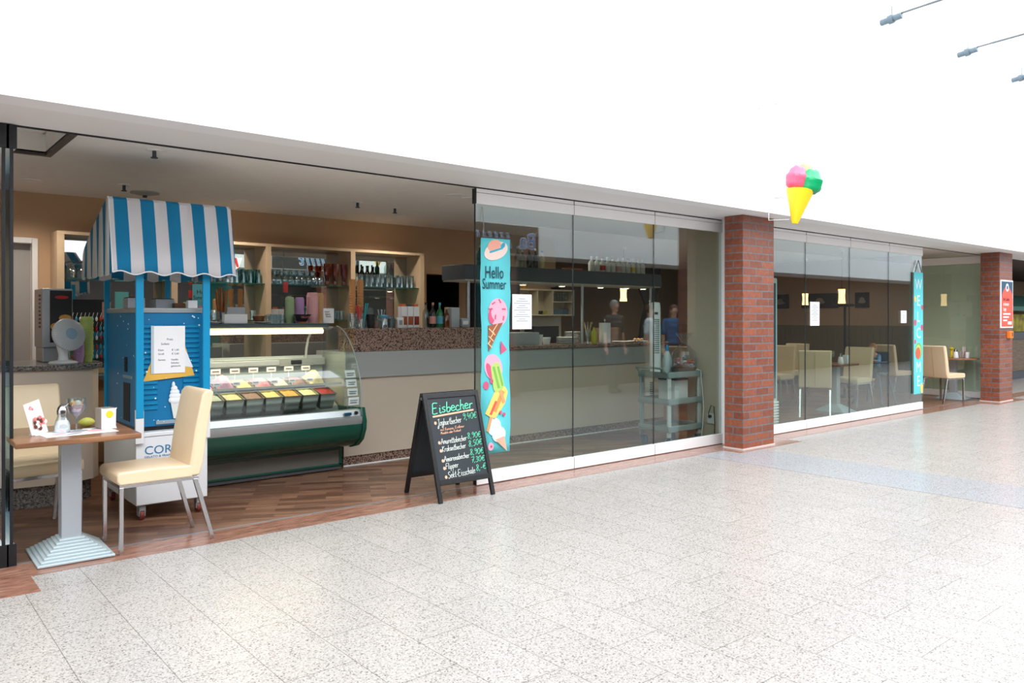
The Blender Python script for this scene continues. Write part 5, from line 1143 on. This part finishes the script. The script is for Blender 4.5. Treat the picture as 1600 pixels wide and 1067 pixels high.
mcd = thing('menu_card', 'upright pale pink dessert card on the corner table', 'menu card', (15.30, .20, DZ)); MB().box(-.07, .07, -.003, .003, 0, .19).build('card', MATS['pale_pink_card'], mcd); MB().prism(ellp(.02, .07, .035, .04), 'y', -.005, -.003).build('picture', MATS['rose_print'], mcd)
lathe_thing('candle_glass', 'small white glass beside the pink card on the corner table', 'glass', (15.22, .12, DZ), [(.03, 0), (.035, .10), (0, .10)], M_paper)
lathe_thing('yellow_flower_pot', 'small yellow table decoration behind the napkin dispenser', 'decoration', (15.17, .36, DZ), [(.03, 0), (.02, .12), (.045, .16), (0, .19)], mat('yellow_badge', (0, 0, 0)))
shaker((11.62, .60, DZ), 'white sugar pourer on the table behind the glass')
sg2 = thing('sundae_glass', 'sundae glass with yellow fruit on the table behind the glass', 'sundae glass', (11.55, .72, DZ)); MB().lathe([(.036, 0), (.006, .009), (.005, .075), (.045, .115), (.054, .15), (.052, .20), (.04, .118), (.004, .09)], 16).build('glass', M_gl2, sg2); MB().ell((0, 0, .17), (.045, .04, .03)).build('fruit', MATS['orange_fruit'], sg2)
box_thing('napkin_dispenser', 'white napkin dispenser on the table behind the glass', 'napkin dispenser', (11.82, .62, DZ), .09, .09, .13, M_white2)
# bench with patterned cushion
be = thing('bench', 'dark bench with a patterned cushion behind the tall cooler', 'bench', (10.55, 1.8, 0)); MB().box(-.5, .5, -.25, .25, .36, .47).box(-.48, -.42, -.22, .22, 0, .36).box(.42, .48, -.22, .22, 0, .36).build('bench_frame', M_dark, be, bevel=.01)
cu = tag(MB().ell((0, 0, .17), (.2, .09, .19), 18, 12, f=lambda q: 1-.12*abs(q[0]*q[2])*2).build('cushion', mat('patterned_fabric', (170, 160, 150), .8, noise=.6, nscale=26), loc=(10.6, 1.8, .472)), 'patterned grey cushion on the dark bench', 'cushion')
# tall cooler
fr = thing('drinks_cooler', 'tall pale drinks cooler just right of the brick pillar', 'cooler', (8.76, .44, 0))
MB().box(-.36, .40, -.27, .30, .04, 1.97).build('cabinet_body', mat('pale_blue_grey', (190, 204, 208), .4), fr, bevel=.02)
MB().box(-.33, .34, -.28, -.27, .42, 1.90).build('door_pane', mat('cooler_blue', (50, 92, 112), .15), fr)
MB().box(.402, .409, -.24, .24, .42, 1.9).build('side_trim', M_alu, fr)
b = MB()
for k in range(9): b.box(-.38, .40, -.285, -.27, .07+k*.036, .09+k*.036)
lab(b.build('vent_grille', M_paper, fr), 'white louvre slats')
# pictures on end wall
def wall_picture(label, y0_, y1_, z0, z1, i):
    p = thing('wall_picture', label, 'picture', (15.68, (y0_+y1_)/2, z0), 0, 'coffee pictures on the end wall'); w2 = (y1_-y0_)/2
    MB().box(-.02, 0, -w2, w2, 0, z1-z0).build('canvas', mat('dark_picture', (44, 34, 30), .6), p)
    T = Matrix.Translation((-.021, 0, (z1-z0)*.5))
    b = MB(); b.prism([(q[0], q[1]) for q in ellp(0, -.03, min(w2*.55, .12), .035)], 'x', -.001, .001, 0, T); b.prism([(q[0], q[1]) for q in ellp(0, .0, min(w2*.4, .085), .06)], 'x', -.002, .001, 0, T)
    b.build('cup_picture', mat('picture_grey', (140, 130, 120), .7), p)
wall_picture('small dark square coffee cup picture nearest the welcome banner', 2.10, 2.39, 1.66, 1.97, 0)
wall_picture('wide dark coffee picture in the middle of the end wall', 2.74, 3.57, 1.66, 1.97, 1)
wall_picture('dark coffee picture furthest left on the end wall', 3.87, 4.3, 1.66, 1.97, 2)
def pendant(label, x, y, z0, z1):
    p = thing('pendant_lamp', label, 'lamp', (x, y, z0), 0, 'pendant lamps of the dining room'); h = z1-z0
    MB().lathe([(.062, 0), (.052, h*.3), (.050, h*.6), (.058, h)], 18).build('lamp_shade', mat('lamp_glow', (255, 214, 150), .6, emit=(255, 206, 140), estr=4), p, solid=.003)
    MB().cyl((0, 0, h-.02), (0, 0, 2.655-z0), .004, n=6).build('cord', M_black, p); MB().cyl((0, 0, 2.63-z0), (0, 0, 2.66-z0), .05).build('ceiling_rose', M_alu, p)
    l = bpy.data.lights.new('pendant', 'POINT'); l.energy = 12; l.color = (1, .72, .42); l.shadow_soft_size = .02; o = bpy.data.objects.new('pendant_light', l); o.location = (x, y, z0+.06); COL.objects.link(o)
pendant('glowing waisted pendant lamp above the right dining table', 13.40, 1.50, 1.71, 1.96)
pendant('glowing waisted pendant lamp seen under the bar canopy', 10.13, 3.70, 1.74, 1.97)
pendant('dimmer pendant lamp further back in front of the wide picture', 14.9, 3.05, 1.72, 1.95)
# coat stand, wavy panel
cst = thing('coat_stand', 'dark coat stand with a cross bar beside the welcome banner', 'coat stand', (14.0, 1.75, 0))
MB().cyl((0, 0, 0), (0, 0, 1.72), .022).build('pole', M_black, cst); MB().cyl((0, 0, 0), (0, 0, .02), .2, n=24).build('foot', M_black, cst)
MB().box(-.03, .03, -.15, .15, 1.66, 1.71).build('cross_bar', M_black, cst, bevel=.005)
for a, s in ((-1, 1), (1, 1)): MB().tube([(0, a*.14, 1.68), (0, a*.22, 1.70), (0, a*.26, 1.78), (0, a*.24, 1.84)], .009, 6).build('hook', M_black, cst)
wp = tag(MB().prism([(.0, .2), (.5, .2), (.52, .7), (.62, 1.1), (.5, 1.45), (.38, 1.75), (.46, 2.05), (.5, 2.4), (-.02, 2.4), (-.1, 2.0), (.06, 1.7), (-.04, 1.4), (-.12, 1.0)], 'y', 0, .04).build('wavy_screen', mat('black_lacquer', (16, 15, 15), .3), loc=(11.35, 4.3, 0)), 'tall black wavy decorative screen behind the tower fan', 'screen')
MB().box(-.1, .5, -.15, .19, 0, .2).build('screen_foot', M_black, wp, loc=(0, 0, 0))
# ---- ceiling fixtures
def sprinkler(label, x, y): 
    p = thing('sprinkler', label, 'sprinkler', (x, y, 2.66), 0, 'ceiling sprinklers'); MB().cyl((0, 0, -.008), (0, 0, 0), .05, n=20).build('rosette', M_alu, p)
    MB().cyl((0, 0, -.05), (0, 0, -.008), .014).cyl((0, 0, -.06), (0, 0, -.054), .025, n=12).build('nozzle', M_dark, p)
sprinkler('ceiling sprinkler nearest the head track above the striped canopy', 1.66, .57); sprinkler('ceiling sprinkler behind the striped canopy, further left', 1.88, 2.3); sprinkler('ceiling sprinkler above the third shelf bay', 4.03, 1.9); sprinkler('ceiling sprinkler near the glass front edge', 4.56, 2.03)
def downlight(label, x, y, on=True):
    p = thing('ceiling_downlight', label, 'ceiling light', (x, y, 2.66), 0, 'recessed ceiling lights'); MB().lathe([(.07, -.006), (.095, -.006), (.095, 0), (.07, 0)], 24).build('trim_ring', M_alu, p)
    MB().cyl((0, 0, -.004), (0, 0, -.001), .069, n=24).build('lens', mat('downlight_glow', (255, 244, 224), .5, emit=(255, 238, 210), estr=1.6) if on else M_off, p)
    if on:
        l = bpy.data.lights.new('downlight', 'SPOT'); l.energy = 90; l.spot_size = R(150); l.spot_blend = .9; l.color = (1, .9, .78); l.shadow_soft_size = .07; o = bpy.data.objects.new('downlight', l); o.location = (x, y, 2.65); COL.objects.link(o)
downlight('lit ceiling downlight at the far left', 1.19, 2.6); downlight('lit ceiling downlight right of the striped canopy', 3.06, 2.6); downlight('lit ceiling downlight above the right shelf bay', 4.99, 2.63)
downlight('unlit round ceiling vent near the glass front', 4.55, .87, False); downlight('unlit round ceiling vent just left of the glass front', 4.78, .95, False)
sd = thing('ceiling_speaker', 'flat round ceiling detector above the striped canopy', 'detector', (2.15, 2.65, 2.66)); sd.name = 'smoke_detector'
MB().lathe([(.0, -.03), (.05, -.028), (.13, -.012), (.13, 0)], 24).build('dish', M_grey, sd); MB().cyl((0, 0, -.05), (0, 0, -.03), .02).build('sensor', M_dark, sd)
for i, (x, y) in enumerate(((7, 2.3), (10.5, 1.5), (12.5, 3.2), (14.3, 2.2), (10.5, 4.8), (13.8, 5.2))): downlight('lit ceiling downlight, %s one from the left over the dining room' % ordi[i], x, y)
# ================================================================ ARCADE: rods, boxes
for i, (x, z) in enumerate(((9.8, 5.13), (12.18, 5.24), (14.35, 5.3))):
    p = thing('tension_rod', ('grey cable end rod highest and nearest in the arcade roof', 'middle grey cable end rod in the arcade roof', 'furthest grey cable end rod at the right picture edge')[i], 'cable rod', (x, -1.0, z), 0, 'cable rods under the arcade roof')
    MB().cyl((0, .14, -.012), (0, -.12, .012), .04).build('rod', mat('slate_grey', (84, 100, 110), .5), p, bevel=.008); MB().cyl((0, .04, -.004), (0, -.02, .004), .056).cyl((0, 0, 0), (0, 0, .16), .006, n=6).build('clamp', mat('slate_grey', (0, 0, 0)), p)
    MB().tube([(0, -.1, .04), (0, -1.5, .10), (0, -4.8, .10)], .014, 6).build('cable', mat('cable_grey', (90, 98, 102), .5), p)
for i, (x, z, s) in enumerate(((12.6, 4.22, .07), (13.25, 4.2, .10))):
    p = thing('surveillance_camera', ('small white box lamp on the upper wall, left one', 'white camera box on the upper wall, right one')[i], 'camera', (x, -.10, z)); p.name = 'wall_box'
    MB().box(-s, s, -.14, 0, -.06, .04).build('casing', M_off, p, bevel=.01)
    if i: MB().box(.08, .24, -.1, 0, .0, .28).build('junction_box', M_white2, p, bevel=.01)
for i, (x, z) in enumerate(((8.35, 4.0), (16.6, 4.1))):
    p = thing('wall_bracket', ('tiny white bracket on the upper wall left of the cone sign', 'tiny white bracket on the upper wall at the right edge')[i], 'bracket', (x, -.10, z)); MB().tube([(-.05, 0, -.04), (-.05, -.10, -.04), (.0, -.14, .0), (.16, -.14, .02)], .012, 6).build('arm', M_grey, p)
# ---- opposite fascia lettering, reflected in the glass and the shelf mirrors
sgn = thing('opposite_shop_sign', 'dark sign board with slanted blue letters on the opposite fascia', 'sign', (8.45, -5.3, 2.60)); MB().box(-1.1, 1.13, 0, .03, 0, .5).build('board', mat('sign_dark', (50, 46, 44), .5), sgn)
text('lettering', 'Ba', mat('letter_white', (235, 238, 240), .5), sgn, (1.06, .032, .10), .40, (R(90), 0, R(180)), off=.012); text('lettering', 'Ba', mat('letter_blue', (30, 110, 180), .5), sgn, (1.06, .036, .10), .40, (R(90), 0, R(180)))
text('lettering', 'llllllt', MATS['letter_white'], sgn, (.50, .032, .10), .36, (R(90), 0, R(180)), shear=.3, off=.012, space=1.3); text('lettering', 'llllllt', MATS['letter_blue'], sgn, (.50, .036, .10), .36, (R(90), 0, R(180)), shear=.3, space=1.3)
o = tag(MB().box(-1.2, 1.2, 0, .03, 0, .5).build('opposite_shop_sign', MATS['sign_dark'], loc=(15.7, -5.3, 2.60)), 'blank dark sign board across the arcade, opposite the far pillar', 'sign')
for i, x in enumerate((2.5, 9.0, 15.5)): tag(MB().box(-.3, .3, -.25, .0, 0, 2.585).build('brick_pillar', M_brick, smooth=False, loc=(x, -5.55, 0)), 'red brick pillar on the opposite side of the arcade, %s from the left' % ordi[i], 'pillar', 'opposite brick pillars')
# ---- neighbouring shop at the right edge
ns = thing('neighbour_shop_counter', 'wood-clad counter with dark bands in the neighbouring shop', 'counter', (16.4, 1.2, 0))
lab(MB().box(0, 16, 0, .8, .2, .95).build('wood_panel', plank_mat('pale_oak', (176, 150, 116), (160, 134, 100), (120, 100, 76), 2, .3, 0, .5), ns), 'pale wood panel'); MB().box(0, 16, .02, .8, 0, .2).build('plinth', M_dark, ns); MB().box(0, 16, -.03, .8, .95, 1.12).build('counter_band', M_dark, ns)
lab(MB().box(.0, 16, .3, .8, 1.12, 1.55).build('lit_menu', mat('yellow_board', (214, 196, 60), .6, noise=.5, nscale=5), ns), 'yellow and dark display back')
struct(MB().box(16.0, 45, 3.3, 3.4, 0, 2.6).build('wall_neighbour', M_brown, smooth=False)); struct(MB().box(15.8, 45, 0, 6, 2.6, 2.66).build('ceiling_neighbour', mat('dark_ceiling', (70, 56, 48), .8), smooth=False)); struct(MB().box(15.8, 45, 0, 6, -.05, .001).build('floor_neighbour', M_floor, smooth=False))
aw2 = tag(MB().prism([(0, 1.75), (-.5, 1.62), (-.5, 1.72), (0, 2.0)], 'x', 0, 16).build('shop_awning', mat('teal_awning', (70, 130, 120), .7), loc=(16.5, 1.45, 0)), 'teal green hood above the neighbouring counter', 'hood')
# ================================================================ PEOPLE
M_skin = mat('skin', (206, 152, 126), .55)
def limb(b, pts, rs, n=12):
    for i in range(len(pts)-1): b.cyl(pts[i], pts[i+1], rs[i], rs[i+1], n)
    for p, r in zip(pts, rs): b.ell(p, (r, r, r), 12, 8)
def rem(o, vox, it=4):
    md = o.modifiers.new('r', 'REMESH'); md.mode = 'VOXEL'; md.voxel_size = vox; md.use_smooth_shade = True
    s_ = o.modifiers.new('s', 'SMOOTH'); s_.iterations = it; s_.factor = .5
def hand(b, w_, d, side, s=1.):
    w_ = Vector(w_); d = Vector(d).normalized(); a = Vector((d.y, -d.x, 0)); a = a.normalized() if a.length > .1 else Vector((0, 1, 0)); a *= side
    for k in range(4):
        base_ = w_+d*.02*s+a*(k-1.5)*.019*s; tip = base_+d*.075*s; L_ = (.062, .072, .068, .052)[k]*s; c = Vector((-.018, 0, 0))*s
        limb(b, [base_, tip], [.013*s, .010*s], 8); limb(b, [tip, tip+d*L_*.55+c*.5, tip+d*L_+c*1.5], [.009*s, .0085*s, .0075*s], 8)
    limb(b, [w_+d*.025*s-a*.03*s, w_+d*.06*s-a*.055*s, w_+d*.09*s-a*.06*s], [.012*s, .010*s, .009*s], 8)
def head(b, c, s=1., f=(1, 0)):
    b.ell(c, (.078*s, .072*s, .108*s), 20, 14, f=lambda q: 1-.12*max(0, -q[2])**2)
    fx, fy = f; c = Vector(c)
    b.cyl(c+Vector((fx*.07, fy*.07, .01))*s, c+Vector((fx*.098, fy*.098, -.018))*s, .007*s, .013*s, 8)
    for e in (-1, 1): b.ell(c+Vector((-fy*e*.076, fx*e*.076, -.005))*s, (.014*s, .014*s, .028*s), 8, 6)
    b.ell(c+Vector((fx*.052, fy*.052, -.085))*s, (.026*s, .026*s, .022*s), 8, 6)
def face(parent, c, s=1.):
    for e in (-1, 1): MB().ell((c[0]+.068*s, c[1]+e*.028*s, c[2]+.008*s), (.010*s, .013*s, .008*s), 10, 6).build('eye', mat('eye_white', (220, 216, 210), .3), parent) and None
    for e in (-1, 1): MB().ell((c[0]+.0755*s, c[1]+e*.028*s, c[2]+.008*s), (.004*s, .006*s, .006*s), 8, 6).build('pupil', M_blk, parent)
    MB().ell((c[0]+.070*s, c[1], c[2]-.050*s), (.010*s, .024*s, .007*s), 10, 6).build('mouth', mat('lips', (176, 92, 88), .5), parent)
def adult(label, loc, rotz, top, bottom, hairm, long_=False, shoe=M_dark, h=1.72):
    p = thing('person', label, 'person', loc, rotz); k = h/1.75
    S_ = lambda pts: [Vector(q)*k for q in pts]
    b = MB(); hc = Vector((.02, 0, 1.63))*k; head(b, hc, k)
    limb(b, S_([(0, 0, 1.40), (.01, 0, 1.55)]), [.055*k, .048*k])
    limb(b, S_([(0, 0, .98), (0, 0, 1.15), (0, 0, 1.32)]), [.085*k, .08*k, .085*k])
    for s in (-1, 1):
        limb(b, S_([(0, s*.17, 1.40), (-.02, s*.22, 1.13), (.03, s*.23, .88)]), [.05*k, .040*k, .027*k]); hand(b, Vector((.03, s*.23, .87))*k, (.4, 0, -.9), s, k)
        limb(b, S_([(0, s*.09, .95), (.03*s, s*.10, .50), (-.02+.05*s, s*.10, .09)]), [.09*k, .058*k, .038*k])
    o = b.build('body', M_skin, p); rem(o, .009)
    b = MB(); 
    for z, rx, ry in ((.98, .125, .165), (1.1, .115, .15), (1.2, .115, .15), (1.3, .12, .17), (1.38, .10, .175)): b.ell(Vector((0, 0, z))*k, (rx*k, ry*k, .11*k), 18, 10)
    for s in (-1, 1): limb(b, S_([(0, s*.17, 1.405), (-.015, s*.215, 1.18)]), [.066*k, .058*k])
    o = b.build('shirt', top, p); rem(o, .014, 6)
    b = MB(); b.ell(Vector((0, 0, .95))*k, (.125*k, .165*k, .11*k), 18, 10)
    for s in (-1, 1): limb(b, S_([(0, s*.09, .92), (.03*s, s*.10, .50), (-.02+.05*s, s*.10, .12)]), [.105*k, .072*k, .056*k])
    o = b.build('trousers', bottom, p); rem(o, .014, 6)
    b = MB(); b.ell(hc+Vector((-.018, 0, .028))*k, (.088*k, .085*k, .100*k), 18, 12)
    if long_: b.ell(hc+Vector((-.05, 0, -.08))*k, (.05*k, .085*k, .14*k), 14, 10)
    o = b.build('hair', hairm, p)
    face(p, hc, k)
    for s in (-1, 1): MB().ell(Vector((.03+.05*s, s*.10, .045))*k, (.13*k, .045*k, .045*k), 16, 8).build('shoe', shoe, p)
M_hb = mat('brown_hair', (96, 60, 40), .7); M_hg = mat('grey_hair', (150, 146, 140), .7)
adult('person in a blue shirt standing across the arcade, seen only as a reflection', (12.55, -4.55, .002), R(120), mat('denim_blue', (50, 96, 140), .8), mat('dark_jeans', (50, 54, 66), .8), M_hb, True)
adult('person in a white shirt beside the one in blue, seen only as a reflection', (12.05, -4.75, .002), R(60), mat('white_cotton', (214, 214, 216), .8), mat('khaki_cloth', (150, 136, 112), .8), M_hb)
adult('person in dark clothes under the opposite soffit, seen only as a reflection', (11.3, -5.0, .002), R(95), mat('dark_grey_cloth', (62, 64, 70), .8), mat('dark_jeans', (0, 0, 0)), M_hg, h=1.8)
# child in high chair
hcx = thing('high_chair', 'blue-grey high chair on splayed legs beside the welcome banner', 'high chair', (13.25, .85, .002), R(180)); M_hc = mat('high_chair_grey', (84, 100, 116), .5)
MB().box(-.17, .17, -.17, .17, .50, .53).build('seat', M_hc, hcx, bevel=.01); MB().box(-.19, -.16, -.17, .17, .53, .88).build('backrest', M_hc, hcx, bevel=.01); MB().box(.14, .38, -.20, .20, .70, .72).build('tray', M_hc, hcx, bevel=.008)
for sx in (-1, 1):
    for sy in (-1, 1): MB().cyl((sx*.15, sy*.15, .50), (sx*.26, sy*.25, 0), .015).build('leg', M_hc, hcx)
for sy in (-1, 1): MB().cyl((-.17, sy*.18, .71), (.16, sy*.18, .71), .014).build('armrest', M_hc, hcx)
pc = thing('person', 'small child in a blue and white top sitting in the high chair', 'person', (13.25, .85, .534), R(180))
b = MB(); head(b, (.06, 0, .40), .78); limb(b, [(0, 0, .06), (.01, 0, .17), (.03, 0, .27)], [.085, .08, .075]); limb(b, [(.03, 0, .28), (.05, 0, .34)], [.035, .032])
for s in (-1, 1):
    limb(b, [(.03, s*.085, .27), (.10, s*.12, .18), (.20, s*.09, .205)], [.032, .026, .02]); hand(b, (.20, s*.09, .205), (1, 0, 0), s, .55)
    limb(b, [(.0, s*.05, .055), (.15, s*.07, .06), (.18, s*.07, -.10), (.22, s*.07, -.12)], [.055, .042, .03, .025])
o = b.build('body', M_skin, pc); rem(o, .006)
b = MB(); b.ell((.0, 0, .10), (.095, .105, .10), 16, 10); b.ell((.02, 0, .21), (.09, .10, .10), 16, 10)
for s in (-1, 1): limb(b, [(.03, s*.085, .27), (.10, s*.12, .18), (.14, s*.11, .19)], [.042, .036, .032])
o = b.build('shirt', mat('blue_white_print', (110, 150, 190), .8, noise=.5, nscale=18), pc); rem(o, .009, 5)
b = MB()
for s in (-1, 1): limb(b, [(.0, s*.05, .058), (.15, s*.07, .062), (.178, s*.07, -.06)], [.066, .052, .042])
o = b.build('trousers', mat('dark_jeans', (0, 0, 0)), pc); rem(o, .009, 4)
MB().ell((.045, 0, .425), (.068, .064, .073), 16, 10).build('hair', mat('light_brown_hair', (170, 116, 72), .7), pc); face(pc, (.06, 0, .40), .78)
